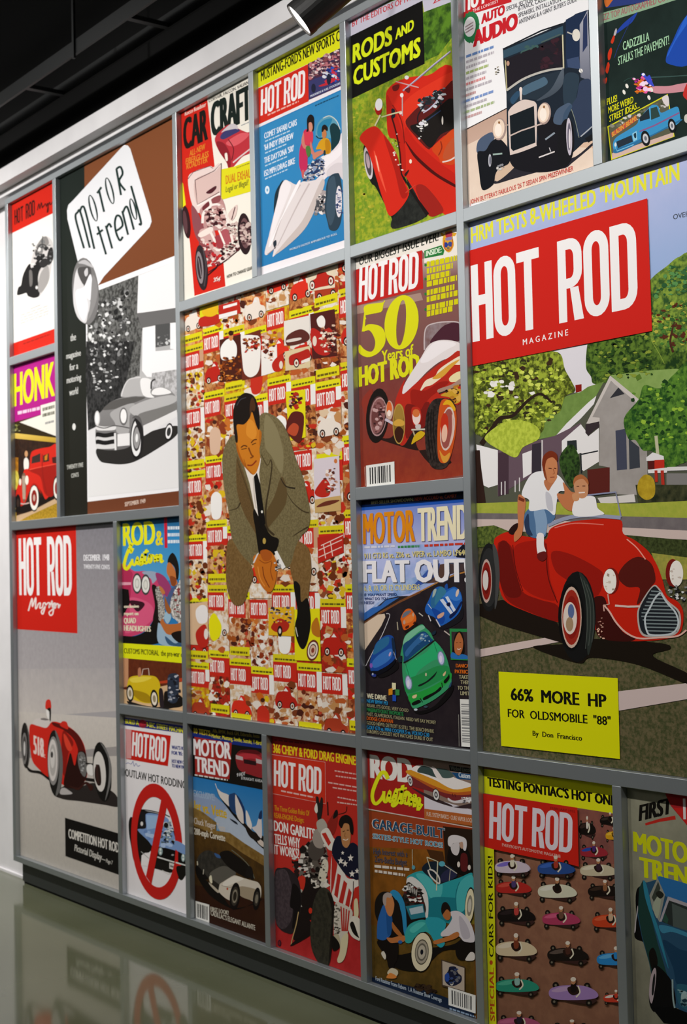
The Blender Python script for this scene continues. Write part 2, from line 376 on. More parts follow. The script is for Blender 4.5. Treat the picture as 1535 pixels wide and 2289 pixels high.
# ------------------------------------------------------------------ poster: big red roadster before a bungalow
poster('largest poster, red roadster with two riders before a green-roofed bungalow', 6, 8, 1, 2, '57594a')
V(*C5)
p('', '6c6246~454a2c~110,4', "0,1150 1600,1150 1600,3200 0,3200")
V(*C4)
p('', 'b4b8e0>86b0dc~c4c4e6>7aa6d8~12,2', "0,300 1600,-80 1600,1000 0,1500")
t('headline', 'e6e23c', 'HRM TESTS 8-WHEELED "MOUNTAIN', 72, 588, 1482, 160, 106, b=.07, bv=.02)
t('headline', '3a4048', 'OVER', 1442, 428, 1550, 404, 34, b=.02)
V(*C5)
p('printed_house', 'e4dfe6', "600,-60 900,-100 900,240 600,240")
s('printed_tree', '1f3a18~5f7c2c~60,5', "835,60 850,-120 900,-200 1300,-300 1560,-420 1560,140 1300,160 1000,170 890,180 870,130")
s('printed_tree', '2f5228~86a03c~60,4', "1400,-640 1480,-700 1560,-680 1560,-100 1420,-60 1290,-120 1270,-330 1270,-520")
p('printed_house', '7f9c50~93ad62~30,2', "1005,120 1300,85 1460,75 1560,95 1560,330 1200,300")
p('printed_house', '7d9a4e~6a8640~40,2', "960,165 905,265 700,480 625,540 450,575 520,420 640,300 700,265 800,235 850,200")
p('printed_house', '8c1c14', "762,188 805,182 805,232 765,240")
p('printed_house', 'a9a29e~98918c~20,2', "1005,160 1205,310 1255,480 1262,830 1190,950 1000,945 1000,760 925,745 930,430 850,440")
p('printed_house', 'cfc6c0', "838,455 1003,122 1208,292 1195,318 1008,160 880,410 930,415 930,460")
p('printed_house', '34343a', "1000,280 1060,205 1103,250")
p('printed_house', 'ece8e8', "908,262 890,320 800,420 710,500 625,582 622,545 700,455 850,310")
p('printed_house', '6a5560', "225,640 460,585 620,540 800,450 800,500 670,570 660,700 640,860 540,800 400,850 225,960")
p('printed_house', 'eeeaea', "668,575 800,460 830,500 850,545 925,485 925,650 800,660 700,685 668,660")
p('printed_house', '3a3034', "832,462 928,440 928,480 895,500 850,540 832,520")
p('printed_house', '2c3234', "705,575 770,570 775,640 705,640")
p('printed_house', 'f0ecec', "395,665 460,640 458,800 400,835")
p('printed_house', '38303a', "462,600 532,585 532,790 462,800")
ln('printed_house', 'd8d0d0', 10, "532,570 532,790"); p('printed_house', '45485a', "1040,505 1113,490 1120,772 1050,780"); p('printed_house', '3c4048', "1132,560 1205,620 1210,760 1137,772")
p('printed_house', 'f2eeee', "75,600 225,640 225,880 160,900 100,870")
p('printed_house', '4a3640', "228,660 300,640 300,940 228,960"); ln('printed_house', 'e6e0e0', 7, "345,850 345,930"); ln('printed_house', 'e6e0e0', 7, "375,830 375,925"); ln('printed_house', 'e6e0e0', 7, "250,860 250,950"); ln('printed_house', 'e6e0e0', 7, "275,855 275,950")
p('printed_house', '5e241e', "845,775 1000,758 1000,945 850,945"); p('printed_house', 'eee8e6', "795,655 925,645 925,720 820,785 800,770")
ln('printed_house', '24262a', 9, "800,670 920,645"); ln('printed_house', '24262a', 9, "800,660 805,800")
p('printed_house', 'dcd6d2', "915,970 1170,945 1180,1000 940,1010")
s('printed_tree', '1d2e16~3c5a26~80,5', "680,640 740,600 785,680 790,780 740,900 690,840 650,720")
s('printed_tree', '434c18~a0b03a~70,5', "50,60 200,30 420,-20 640,-40 690,80 740,170 760,230 690,270 650,380 560,400 540,500 470,560 400,620 350,690 240,640 150,560 100,540 55,470")
blobs('printed_tree', "60,30 660,0 640,420 80,520", '3c2a1a 33301a 3a4418 5d6c20', 120, 30, 5)
blobs('printed_tree', "60,60 700,40 640,420 80,560", 'c8d650 b6c83e d2dc62', 110, 24, 6)
blobs('printed_tree', "130,150 360,150 560,300 140,260", 'f2eeea e8e4e0', 14, 34, 7)
ln('printed_tree', '2e2018', '34 14', "110,600 180,500 240,420 330,400 430,300 520,250 600,310", sm=True)
ln('printed_tree', '33201a', '70 40', "125,1170 105,950 85,760 80,640", sm=True)
s('printed_tree', 'a8b83a~c4d24c~80,5', "140,540 260,450 380,430 500,480 510,560 400,620 350,690 260,650 160,590")
s('printed_tree', '234c1e~5f8c30~60,4', "1100,420 1200,290 1240,190 1350,210 1450,110 1560,60 1560,640 1480,740 1380,760 1300,650 1230,640 1180,570 1130,560")
blobs('printed_tree', "870,-60 1250,-190 1300,130 900,150", '1a3014 5a7a2a 8a9a38 2c4a1c', 110, 24, 18); blobs('printed_tree', "1290,-330 1540,-420 1540,-80 1290,-100", 'a8b040 b8b448 35602c 5a2c1c 4c7c34', 110, 24, 19); blobs('printed_tree', "1420,-640 1540,-620 1540,-440 1300,-420", '2c5a34 5a9050 3a6a3c', 60, 22, 20)
ln('printed_tree', '4a2a1e', '10 16', "1450,-250 1420,-120 1440,-40", sm=True); ln('printed_tree', '8aa040', 5, "1290,-120 1350,-20 1380,40")
blobs('printed_tree', "1150,250 1560,100 1560,650 1200,600", '1d3e1a 24481c 98bc3c 5c8c2c', 120, 22, 8)
ln('printed_house', 'c4c0a0', 22, "1322,540 1335,680"); p('printed_house', 'e8e4e4', "1255,690 1300,655 1375,680 1378,710 1255,715"); p('printed_house', 'c43020', "1312,708 1380,705 1380,775 1312,780"); p('printed_house', '5a1c1a', "1265,715 1312,712 1312,770 1268,772")
p('printed_house', 'e6e2e2', "1265,775 1400,760 1400,795 1268,800"); ln('printed_house', 'b83224', 20, "1322,780 1325,860"); ln('printed_house', 'b83224', 22, "1365,780 1372,900")
p('printed_house', '84807e', "1395,800 1560,800 1560,880 1395,880"); ln('printed_house', 'e2dedc', 26, "1400,770 1560,765")
p('printed_house', '242a1a~4a4a30~40,3', "1180,880 1560,880 1560,1010 1200,1010"); s('printed_tree', 'c8a82e~a88a1e~40,3', "1200,860 1250,808 1308,845 1312,950 1255,985 1200,940")
p('', '9aa83c~b2b448~50,2', "0,1010 450,995 1150,1010 1560,990 1560,1120 1085,1105 0,1080")
p('', '6a6264~7c7474~30,2', "0,1075 450,1080 1085,1098 1560,1110 1560,1200 1085,1178 0,1125")
p('', 'd2bdb6', "0,1118 600,1120 1085,1175 1560,1198 1560,1262 1085,1235 300,1200 0,1190")
p('', '3a4a20~6a7834~90,4', "0,1180 200,1160 300,1200 180,1300 0,1330")
V(*C6)
p('', '46502a~2c3418~90,4', "1100,110 1560,150 1560,330 1340,330"); p('', '8a9040~b0a448~60,3', "1290,235 1560,270 1560,420 1360,420")
p('', 'd8c2bc', "90,905 420,845 640,810 660,850 480,885 90,960"); p('', 'd4c0bc', "1060,1195 1560,1135 1560,1245 1060,1330")
p('', '1e1610', "100,590 260,560 640,720 680,860 640,850 300,750 240,730 100,670")
s('', '1c150e', "480,880 640,870 720,860 900,830 1350,860 1420,900 1300,950 1560,1080 1560,1150 1200,1010 880,960 800,1000 620,950 500,905")
R = 'printed_roadster'
s(R, 'c8220f', "200,150 240,110 300,90 360,110 480,130 560,140 590,70 680,30 850,5 1070,3 1095,100 1180,150 1270,225 1330,320 1370,430 1400,530 1475,575 1512,650 1500,770 1450,815 1330,840 1100,845 940,800 880,760 640,715 420,640 270,560 225,400 215,250")
s(R, '8a160e', "235,160 320,190 350,340 395,500 520,560 640,600 650,712 430,640 290,560 240,420 225,260")
s(R, '6e120c', "235,180 300,170 345,350 390,520 300,540 240,430")
s(R, 'a81a0e', "345,190 470,150 560,170 590,420 630,560 500,540 400,470 350,320")
s(R, '9a180e', "600,230 720,240 900,330 960,400 900,540 700,420 620,350")
s(R, '581812', "1060,400 1110,310 1200,262 1290,310 1320,420 1290,470 1230,560 1190,590 1210,480 1120,470")
s(R, '3e100c', "880,560 960,540 1000,640 1090,780 1180,830 1100,850 930,820 900,700")
ln(R, 'e8786a', 7, "620,62 760,30 960,40", sm=True); ln(R, 'f0a090', 8, "1120,140 1190,200 1250,280", sm=True)
ln(R, '5a0e0a', 6, "560,170 575,400 640,580", sm=True); ln(R, '5a0e0a', 5, "330,180 350,340 400,500", sm=True)
s(R, '2a1412', "300,90 330,45 370,30 365,80 330,110")
wh(R, 165, 405, 72, 238, 0, '1c1c1c 2c2c2c', '1 .86'); s(R, '484848', "190,180 225,230 240,400 225,560 205,620 212,400")
wh(R, 148, 430, 38, 152, 0, 'c4a49a 8a1c14 6e1610', '1 .86 .6'); e(R, 'd8d0cc', 142, 425, 20, 70)
wh(R, 778, 678, 128, 315, 0, '161616', '1'); s(R, '2c322e', "790,370 850,440 890,580 900,720 880,860 850,940 840,700 830,520")
for k in (0, 22, 44): ln(R, '4c524c', 5, [(800+k, 400+k*1.2), (840+k, 560), (848+k, 720), (835+k, 900-k)], sm=True)
e(R, '0e0e0e', 735, 680, 90, 235); wh(R, 738, 682, 70, 213, 0, 'd2b4a2 a02a1c 8c1c14', '1 .9 .7'); e(R, 'e4d4c8', 728, 688, 48, 112); e(R, '5a6c98', 735, 640, 22, 50); e(R, 'a88c6c', 725, 730, 26, 50)
e(R, '7a1a12', 1012, 430, 56, 92); e(R, 'f6efe6', 1003, 432, 46, 86); blobs(R, "970,380 1040,380 1040,490 970,490", 'd8c8b8 a89888', 8, 18, 3)
e(R, '7a1a14', 1440, 375, 50, 98); e(R, 'f4ece4', 1465, 378, 47, 90); blobs(R, "1430,340 1500,340 1500,420 1430,420", 'd0c0b4', 5, 18, 4)
s(R, 'b8b0aa', "1310,458 1258,515 1200,620 1195,705 1215,790 1270,818 1440,808 1492,745 1486,640 1405,565 1350,485")
s(R, '20242a', "1310,468 1264,522 1210,622 1206,702 1224,778 1275,805 1436,796 1480,740 1474,645 1396,574 1344,494")
for k in range(12): ln(R, '7e8a8c', 9, [(1290-k*11 if k < 7 else 1222+(k-7)*10, 500+k*25), (1360+min(k, 7)*16, 505+k*25)])
ln(R, 'c4ccd0', 12, "1355,510 1320,545 1280,620 1248,690 1262,780 1300,805 1430,795 1478,730 1460,650 1400,580 1360,515", sm=True)
ln(R, 'e4b4a6', 12, "960,595 1000,640 1050,720 1120,790 1210,828 1340,822 1470,812 1535,770", sm=True); ln(R, 'e0c4ba', 14, "1040,600 1130,608 1215,606"); ln(R, 'd8a898', 9, "990,520 1000,590 960,600 965,640")
blobs(R, "915,680 970,680 960,830 920,820", 'e8b8a0 c89080 40201a', 16, 14, 9); blobs(R, "1410,460 1535,450 1535,570 1420,560", '1a1a1a d8d8d8 2a2a2a 888', 30, 18, 10)
V(*C5)
for q in ("560,985 700,968 1045,930 1082,1105", ): ln(R, '8c90ac', 11, q)
ln(R, '9aa0b8', 26, "575,1160 700,1112 850,1092 1080,1108", sm=True)
M = 'printed_person'
s(M, '52749c', "420,1070 500,1015 560,1010 625,1090 600,1140 565,1160 560,1235 490,1250 440,1225 412,1160"); s(M, '88a4c4', "480,1060 540,1040 570,1130 555,1225 500,1235 490,1150"); s(M, '2a3a58', "412,1140 440,1080 450,1180 470,1230 430,1220")
s(M, 'f0eef0', "465,805 540,785 640,810 690,865 700,920 650,930 635,1010 620,1090 560,1050 450,1060 445,985 395,955 415,880")
s(M, 'cccad2', "560,930 600,960 610,1060 570,1040")
s(M, 'c87c50', "372,950 420,985 412,1090 400,1200 390,1235 345,1275 342,1220 368,1170 365,1060")
s(M, 'c67a4e', "680,860 735,925 790,945 785,1040 740,1062 690,1040 650,985 640,940 690,940"); p(M, '7a3420', "372,960 415,980 410,1000 372,985")
s(M, 'c07850', "550,850 640,820 600,890 575,920")
s(M, 'cc8458', "548,740 560,690 620,690 642,745 635,830 605,868 570,850 550,800"); s(M, '8c4426', "548,745 560,790 570,850 550,820 540,760"); s(M, '7c3018', "535,740 545,680 590,645 635,665 640,715 610,690 575,700 560,730 550,790")
ln(M, '5a2818', 6, "580,765 602,768"); ln(M, '5a2818', 6, "618,765 634,768"); ln(M, '8a3a28', 6, "592,828 622,826"); ln(M, 'a05a38', 5, "612,770 622,800 610,806")
p(M, 'f2eaea', "495,1240 540,1215 552,1330 540,1364 505,1364")
V(*C6); s(M, 'f2eaea', "500,110 545,105 548,180 560,230 505,240"); s(M, '6a1a1a', "505,240 555,225 568,265 540,292 505,275"); V(*C5)
K = 'printed_person#2'
s(K, 'f2eeee', "762,985 830,960 900,965 920,1040 960,1085 760,1095"); s(K, 'cc9068', "755,880 780,830 830,825 855,880 850,950 810,975 770,945"); s(K, 'b0683c', "752,880 760,830 805,808 850,840 856,880 820,840 775,850")
ln(K, '5a3020', 6, "775,890 793,890"); ln(K, '5a3020', 6, "815,888 835,888"); ln(K, 'f0e0d8', 9, "790,935 832,932"); s(K, 'd09468', "745,945 790,940 790,985 755,990")
V(*C4)
p('masthead', 'd0241c', "40,646 1270,285 1302,1185 40,1432")
t('masthead/lettering', 'f6f2f2', 'HOT ROD', 84, 1262, 1208, 1020, 522, f='k')
t('masthead/subtitle', 'f6f2f2', 'M A G A Z I N E', 426, 1282, 732, 1214, 40, b=.03)
V(*C7)
p('caption_box', 'e2e20c', "207,67 1050,113 1066,685 227,592")
t('caption_box/headline', '15150c', '66%  MORE  HP', 298, 268, 968, 320, 85, b=.09, bv=.02)
t('caption_box/headline', '15150c', 'FOR  OLDSMOBILE  "88"', 275, 388, 1000, 448, 58, b=.06)
t('caption_box/byline', '15150c', 'By  Don  Francisco', 450, 520, 798, 556, 36, b=.06)
# ------------------------------------------------------------------ poster: man kneeling on a collage of small covers
poster('poster of man in brown suit kneeling before many small red and yellow covers', 3, 5, 1, 2, 'b4502a')
V(0, 0, 1)
rc = random.Random(11)
CX = [P.x0-.012 + i*(P.x1-P.x0+.012)/7.45 for i in range(9)]; CZ = (P.z1-P.z0)/6.35
def cell(x, z, w, h): return lambda u, v: PJ(x+u*w, z-v*h)
N0 = P.n; NM = 0
for i in range(8):
    for j in range(7):
        P.n = N0; m_ = cell(CX[i], P.z1+CZ*(.55+.10*((i*5) % 3-1)) - j*CZ, CX[i+1]-CX[i]+.002, CZ+.002); K = 'small_cover#%d_%d' % (i, j)
        q = lambda a, b, c, d: [m_(a, b), m_(c, b), m_(c, d), m_(a, d)]
        p(K, rc.choice(['a85a28~dcb088~45,4', '8a4420~cc8a4c~45,5', 'c4281a~8a2a18~40,5', 'e8dccc~b87a48~40,6', 'd8b81a~c0701c~40,5', '9a4a22~d89a5c~50,5', '6a2c18~b8683a~50,5', 'c8561e~e0b070~40,4', 'ece4da~d4b48c~45,5', 'e8ded2~c89c6c~45,5']), q(0, 0, 1, 1))
        y0 = .11 if rc.random() < .8 else .02
        if y0 > .05:
            p(K, rc.choice(['dcd416', 'e2d81a', 'd8c81c']), q(0, 0, 1, .115)); a, b = m_(.08, .085), m_(.92, .085); micro(K, '5a5416', *a, *b, 4, seed=i*9+j)
        p(K, 'c62a1c', q(0, y0, .8 if rc.random() < .7 else 1, y0+.28))
        a, b = m_(.06, y0+.225), m_(.74, y0+.225); t(K, 'f0e6e2', 'HOT-ROD', *a, *b, (a[1]-m_(.06, y0+.045)[1]), f='k')
        if rc.random() < .7: p(K, rc.choice(['ece8e4', 'ece8e4', 'c89a7a', 'f0ece8']), q(.8, y0, 1, y0+rc.choice([.18, .28, .4])))
        y1 = y0+.3; kind = rc.random(); bg = q(.03, y1, .97, .98); sq = abs(m_(0, 0)[0]-m_(1, 0)[0])
        if kind < .38:
            blobs(K, bg, rc.choice(['6e2a18 d8b490 b8402a c88a4c ece0d4 4a2016 a0501c', 'b82a1a 5c2216 d8a870 ece4dc c8702a 8a3414', '4a2418 8c4a2a d8a870 c0301c d8b420 6a3014']), 56, sq*.17, i*31+j*7, 1.5)
        elif kind < .72:
            blobs(K, bg, 'dcc0a0 c08a54 7a3a1c e4d8cc b85a28', 26, sq*.24, i*17+j*3); cc = rc.choice(['c4281a', 'b82418', 'd8301c', 'a83a20', 'e8dcd0'])
            f_ = rc.choice([.62, .72]); s(K, cc, [m_(*z) for z in ((.08, f_), (.2, f_-.08), (.4, f_-.1), (.5, f_-.17), (.68, f_-.15), (.75, f_-.05), (.93, f_), (.95, f_+.1), (.5, f_+.14), (.1, f_+.12))])
            for wx in (.25, .78):
                c = m_(wx, f_+.1); e(K, '2a1a16', *c, sq*.11, sq*.17); e(K, 'e8dcd0', *c, sq*.07, sq*.11); e(K, '8a4a30', *c, sq*.04, sq*.07)
            p(K, 'e8e4e0', [m_(.42, f_-.1), m_(.52, f_-.15), m_(.62, f_-.1)])
        else:
            blobs(K, bg, 'c8281a dcb81c e8dcd0 8a3a1c c8641c', 18, sq*.28, i*13+j*5, 1.3)
            c = m_(.5, y1+.1); s(K, rc.choice(['f2eeea', 'c4301e', 'd8b49a']), [m_(*z) for z in ((.3, .95), (.25, y1+.25), (.4, y1+.16), (.6, y1+.16), (.78, y1+.26), (.7, .95))]); e(K, 'c88a5a', *c, sq*.1, sq*.15); e(K, '4a2416', c[0], c[1]-sq*.08, sq*.1, sq*.1)
        NM = max(NM, P.n+4)
        if rc.random() < .3: p(K, 'dcd018', q(.05, .82, .95, .95)); a, b = m_(.1, .92), m_(.85, .92); micro(K, '6a5a16', *a, *b, 5, seed=i+j*11)
P.n = NM
V(*C3); p('small_cover#1_5', 'e6de10', smooth(pts("260,560 300,500 345,560 365,620 350,700 300,740 265,690")))
Q = 'small_photo#%d'
V(*C1)
p(Q % 1, 'e0d0b4', "1098,140 1335,45 1338,240 1110,275"); s(Q % 1, 'b8261a', "1130,195 1175,160 1190,120 1255,108 1275,130 1325,150 1332,205 1290,222 1220,235 1145,250")
for x, y in ((1143, 222), (1302, 184)): wh(Q % 1, x, y, 24, 42, 0, '2a1612 e8d8cc 8a3a2c', '1 .75 .35')
p(Q % 2, '4a1e14', "348,690 530,640 545,1030 355,1055"); s(Q % 2, 'f0ece8', "358,760 395,700 430,680 465,690 495,745 490,830 430,860 365,855"); e(Q % 2, 'c8844c', 446, 660, 20, 38); e(Q % 2, '3a1a10', 446, 632, 22, 22); blobs(Q % 2, "360,850 535,810 535,1010 360,1040", 'b8601c 8a4014 d89040 4a2010 6a2c10', 70, 24, 3)
p(Q % 3, '6a2c1c', "528,660 700,600 706,1000 542,1040"); s(Q % 3, 'ece6e0', "530,660 560,650 640,650 695,680 697,880 672,975 612,1010 562,975 545,880"); blobs(Q % 3, "560,690 690,660 680,770 560,800", '8a3a1c c8844c 5a2412 b82a1c', 50, 22, 4); p(Q % 4, 'ece6e0', "706,780 840,730 845,960 708,1000"); blobs(Q % 4, "706,640 840,600 800,860 720,880", 'a83a24 d8b49c ece4dc 5a2418', 50, 24, 5); s(Q % 4, 'b8281c', "798,900 840,840 890,810 900,880 880,950 820,960"); e(Q % 4, 'e0d0c0', 876, 905, 16, 34)
p(Q % 5, 'd8c49c', "908,790 1125,740 1128,925 915,955"); s(Q % 5, 'b0241a', "943,870 955,825 1040,792 1112,770 1124,840 1075,890 1000,905 955,905"); wh(Q % 5, 1008, 888, 24, 40, 0, '2a1612 e8dccc 8a3a2c', '1 .75 .35'); p(Q % 5, 'e8e0d8', "1050,870 1122,840 1122,870 1050,895"); p(Q % 6, 'e4dcd4', "900,530 1120,480 1124,700 905,740"); s(Q % 6, '5a2a24', "915,700 935,650 1000,610 1060,600 1115,640 1115,690 1050,720 940,740"); s(Q % 6, 'd8ccc4', "930,690 1040,670 1040,690 935,712")
p(Q % 7, '4e1e1a', "1125,470 1335,425 1358,825 1145,855"); s(Q % 7, 'b4241c', "1130,610 1160,590 1230,640 1290,720 1300,800 1250,825 1180,800 1138,720"); s(Q % 7, 'ece6e0', "1183,515 1225,480 1255,520 1245,580 1200,575"); blobs(Q % 7, "1190,600 1340,560 1350,800 1230,790", 'd8b8a0 8a4a34 3a1612 e8dcd0 b02a20', 70, 22, 6); e(Q % 7, 'e0d0c0', 1165, 700, 18, 44); p(Q % 8, 'd8d01c', "178,395 338,365 340,540 185,575"); s(Q % 8, 'b8281c', "185,500 340,470 340,545 187,575"); s(Q % 8, 'e0b41c', "200,440 260,390 330,395 330,460 280,490 215,480")
p(Q % 9, 'b8281c', "342,395 520,345 530,460 345,510"); p(Q % 9, 'ece6e4', "380,400 500,368 500,390 382,425"); p(Q % 9, 'ece6e4', "345,475 500,435 500,470 345,512")
V(*C2)
p(Q % 10, 'd8ccd4', "1155,640 1375,610 1385,980 1165,1010"); p(Q % 10, 'c8a468', "1165,985 1388,950 1392,1080 1168,1100"); s(Q % 10, 'b8281c', "1165,920 1230,820 1265,810 1300,870 1290,950 1210,965"); blobs(Q % 10, "1240,720 1360,690 1360,920 1270,930", '8a4a34 c89c84 ece0d8 5a2c20', 40, 22, 7); e(Q % 10, 'c8743c', 1345, 655, 14, 20); s(Q % 10, '6a3020', "1180,1050 1260,1000 1380,990 1300,1030")
p(Q % 11, 'b8281c', "1188,1310 1412,1270 1415,1440 1195,1535"); 
for q in ("1200,1420 1400,1330", "1240,1370 1260,1490", "1300,1340 1320,1470", "1200,1480 1400,1390", "1220,1380 1410,1290"): ln(Q % 11, 'e8c8bc', 8, q)
p(Q % 12, 'e0d418', "915,60 1085,40 1090,450 960,480 940,380"); blobs(Q % 12, "940,80 1060,60 1050,200 940,210", '5a241c c8a08c 3a1612 b0281c', 40, 22, 8); s(Q % 12, '5a201a', "920,380 960,250 1030,230 1075,280 1050,480 990,480"); s(Q % 12, 'b84a2c', "930,400 980,330 1030,360 1000,440")
V(*C3)
p(Q % 13, 'e0b01c', "770,455 990,445 990,700 770,690"); s(Q % 13, 'b02a1a', "795,610 860,545 945,590 930,650 870,670 810,650"); blobs(Q % 13, "780,450 970,450 950,580 800,580", '5a4a5a d89a2c c8b8b0 3a2a2a', 50, 20, 9); wh(Q % 13, 868, 655, 22, 46, 0, '2a1a14 d8ccc0', '1 .5')
p(Q % 14, 'e4da14', "992,470 1210,460 1218,915 996,905"); wh(Q % 14, 1150, 820, 52, 92, 8, '6a2c20 ece0d0 3a1c16 d8b49c 8a3c2c', '1 .8 .6 .5 .25'); s(Q % 14, 'b8701c', "1140,600 1190,540 1215,700 1150,680"); p(Q % 15, 'd8b490', "95,420 248,400 255,780 100,770"); s(Q % 15, 'ece6e4', "150,470 200,430 245,460 245,570 180,590 150,540"); s(Q % 15, 'b8281c', "150,660 230,600 255,760 200,800 160,760"); e(Q % 15, 'e8dcd4', 235, 680, 18, 46)
V(*C2); M = 'printed_person'
s(M, '6a4f2a~7c6038~120,4', "430,1330 560,1400 625,1560 640,1640 600,1750 565,1860 512,1895 460,1870 418,1760 405,1600")
s(M, '6e522c~80623a~120,4', "990,1340 1110,1400 1138,1580 1122,1720 1108,1840 1050,1870 1005,1760 960,1600 950,1480")
s(M, '15120e', "985,1700 1040,1720 1050,1860 1106,1835 1134,2020 1112,2180 1076,2264 1040,2250 1005,2160 998,2060 1018,1940")
ln(M, 'c8c4bc', 8, "1004,2080 1012,2120 1022,2160", sm=True)
s(M, '7a6e4c~665a3c~160,5', "700,262 790,250 880,320 940,430 1000,620 1062,780 1100,930 1128,1100 1112,1230 1050,1300 1000,1400 960,1540 900,1560 830,1430 780,1350 700,1440 640,1540 560,1480 490,1380 450,1290 430,1100 400,950 380,800 374,640 400,520 470,430 520,500 600,480")
s(M, '5a4426~6a5230~140,4', "500,620 545,720 620,960 680,1180 690,1320 640,1240 560,1100 500,900")
s(M, '5c4a2c', "880,790 920,860 930,960 900,1060 800,1190 760,1220 750,1100 820,960")
s(M, '857a58', "740,270 800,300 860,420 900,600 880,760 800,620 740,520")
ln(M, '3a2e1c', '8 20', "790,640 800,700 780,860 755,1000 745,1130 760,1230 820,1290", sm=True); ln(M, '2c2418', '6 16', "875,800 920,870 1000,890", sm=True); ln(M, '3e321e', '5 12', "930,930 980,1010 1060,1080 1120,1100", sm=True); ln(M, '3e321e', '4 14', "430,1080 500,1060 530,1010", sm=True); ln(M, '3e321e', '5 14', "980,1300 1040,1260 1110,1220", sm=True)
ln(M, '4a3c22', '6 10', "500,640 540,760 610,960 670,1180", sm=True); ln(M, '4a3c22', 7, "710,600 760,690 790,640", sm=True)
s(M, '140f0a', "640,1080 720,1060 740,1200 790,1290 860,1330 830,1440 770,1500 700,1460 680,1400 660,1250")
p(M, 'e6dcd2', "560,690 690,590 706,640 690,760 712,960 722,1100 690,1140 650,1060 610,850")
p(M, '100d0b', "645,790 672,755 700,850 720,1000 745,1190 700,1240 680,1100 655,900"); ln(M, 'b8aca0', 7, "640,800 650,960 665,1060"); e(M, 'e8e4dc', 715, 1090, 8, 12)
e(M, 'b89a4a', 735, 1340, 14, 26)
s(M, 'c06a1c', "640,1480 700,1450 740,1420 790,1430 830,1490 845,1570 832,1690 795,1775 745,1765 695,1700 660,1620")
s(M, 'a8541a', "700,1430 760,1415 800,1450 790,1500 730,1510"); ln(M, '7a3410', 8, "720,1560 735,1650 780,1740", sm=True); ln(M, '8a3e12', 7, "800,1520 790,1600 810,1680", sm=True); ln(M, '8a3e12', 6, "690,1500 740,1530 800,1510", sm=True); ln(M, 'dc8a3a', 8, "680,1560 700,1660 740,1730", sm=True)
p(M, 'ece8e4', "822,1432 846,1425 918,1565 890,1585"); p(M, 'd8d0c8', "672,1450 690,1440 650,1530 636,1530"); blobs(M, "815,1520 865,1500 875,1580 830,1600", 'd8d4d0 3a3a3a a8a4a0', 16, 16, 4)
s(M, 'c8781e', "498,345 560,340 610,270 632,232 662,330 704,400 706,480 694,560 700,640 672,740 640,772 600,742 540,660 505,560 490,480")
s(M, 'a85a14', "500,500 530,600 580,700 640,770 600,742 540,665 500,560"); s(M, 'd88a2c', "600,300 650,330 670,420 640,470 580,420")
s(M, 'b0641a', "694,400 712,410 708,480 694,520")
ln(M, '5a2c0c', 10, "535,540 560,522 590,530", sm=True); ln(M, '5a2c0c', 10, "622,500 645,475 672,470", sm=True); ln(M, '7a3c10', 12, "600,540 625,600 640,615 615,630", sm=True); ln(M, '8a2e14', 12, "590,690 630,690 668,650", sm=True); ln(M, '3a1c08', 7, "540,555 585,545"); ln(M, '3a1c08', 7, "630,515 665,500"); ln(M, '9a5014', 6, "560,640 580,700", sm=True)
s(M, '1c1410', "470,330 472,210 500,130 535,90 577,70 640,92 672,160 692,260 692,385 665,345 632,235 610,285 562,340 500,345 508,440 506,495 488,480")
s(M, '4a2c18', "620,130 640,110 660,180 650,230 630,220 615,270 610,200"); ln(M, '3a3a42', 7, "500,180 530,130 580,110", sm=True)
# ------------------------------------------------------------------ poster: silver convertible under a tilted white diamond sign
poster('brown and black poster with white tilted diamond title over a grey convertible photo', 1, 3, 0, 1, '7a4628')
V(*A1)
p('', '844e2e>744024', "400,-700 1560,-700 1560,1200 400,1200"); p('', '6e3c24', "700,2600 1560,2500 1560,2900 700,2900")
p('black_stripe', '1c2622>222019', "380,-500 685,-500 690,100 702,1250 712,1600 719,2900 380,2900")
H_ = 'printed_photo'
p(H_, 'f0eef0', "700,982 1480,680 1500,2625 714,2712"); p(H_, '8e8e8e>e0dede', "712,1018 1480,728 1500,2590 722,2672", (1000, 1900, 1000, 2500))
p(H_, '3c3c3a~6e6e6c~60,6', "712,1018 1130,862 1160,1300 1130,1850 900,2060 720,2130"); p(H_, '1e1e1e~3a3a3a~60,8', "705,1400 1100,1400 1010,1830 880,2000 780,2110 720,2120 700,1700")
blobs(H_, "720,1130 1060,960 1050,1500 720,1700", 'c8c8c8 888 e0e0e0 222 444', 190, 22, 21, 1.5); blobs(H_, "740,1640 980,1600 920,1800 780,1830", 'd8d8d8 aaa 333', 60, 20, 22)
p(H_, 'eceaec', "1130,862 1480,728 1480,1130 1120,1170"); p(H_, '6a6868', "1120,1172 1480,1120 1480,1280 1160,1310"); p(H_, 'f2f0f2', "1165,1290 1270,1270 1270,1480 1500,1460 1500,1700 1200,1690 1160,1640")
p(H_, '505050', "1268,1265 1390,1250 1390,1430 1270,1450"); p(H_, 'f2f0f2', "1390,1250 1500,1240 1500,1480 1390,1460"); blobs(H_, "1275,1360 1385,1345 1385,1425 1275,1440", 'aaa 666 ccc', 18, 16, 4)
p(H_, '9a9898~c8c6c8~60,5', "1240,1660 1500,1620 1500,1850 1240,1860"); p(H_, 'dcdadc>e8e6e6', "720,2130 800,2090 1500,1980 1500,2590 722,2672")
V(*A2)
p('', '6e3c24', "716,1322 1500,1228 1500,1500 716,1500"); t('caption', 'd8c0b0', 'SEPTEMBER 1949', 1020, 1360, 1188, 1330, 34, b=.08)
Q = 'printed_convertible'
s(Q, '2a2826', "800,880 815,985 900,1010 1010,1015 1120,985 1300,880 1440,780 1440,700 1200,760 1050,860")
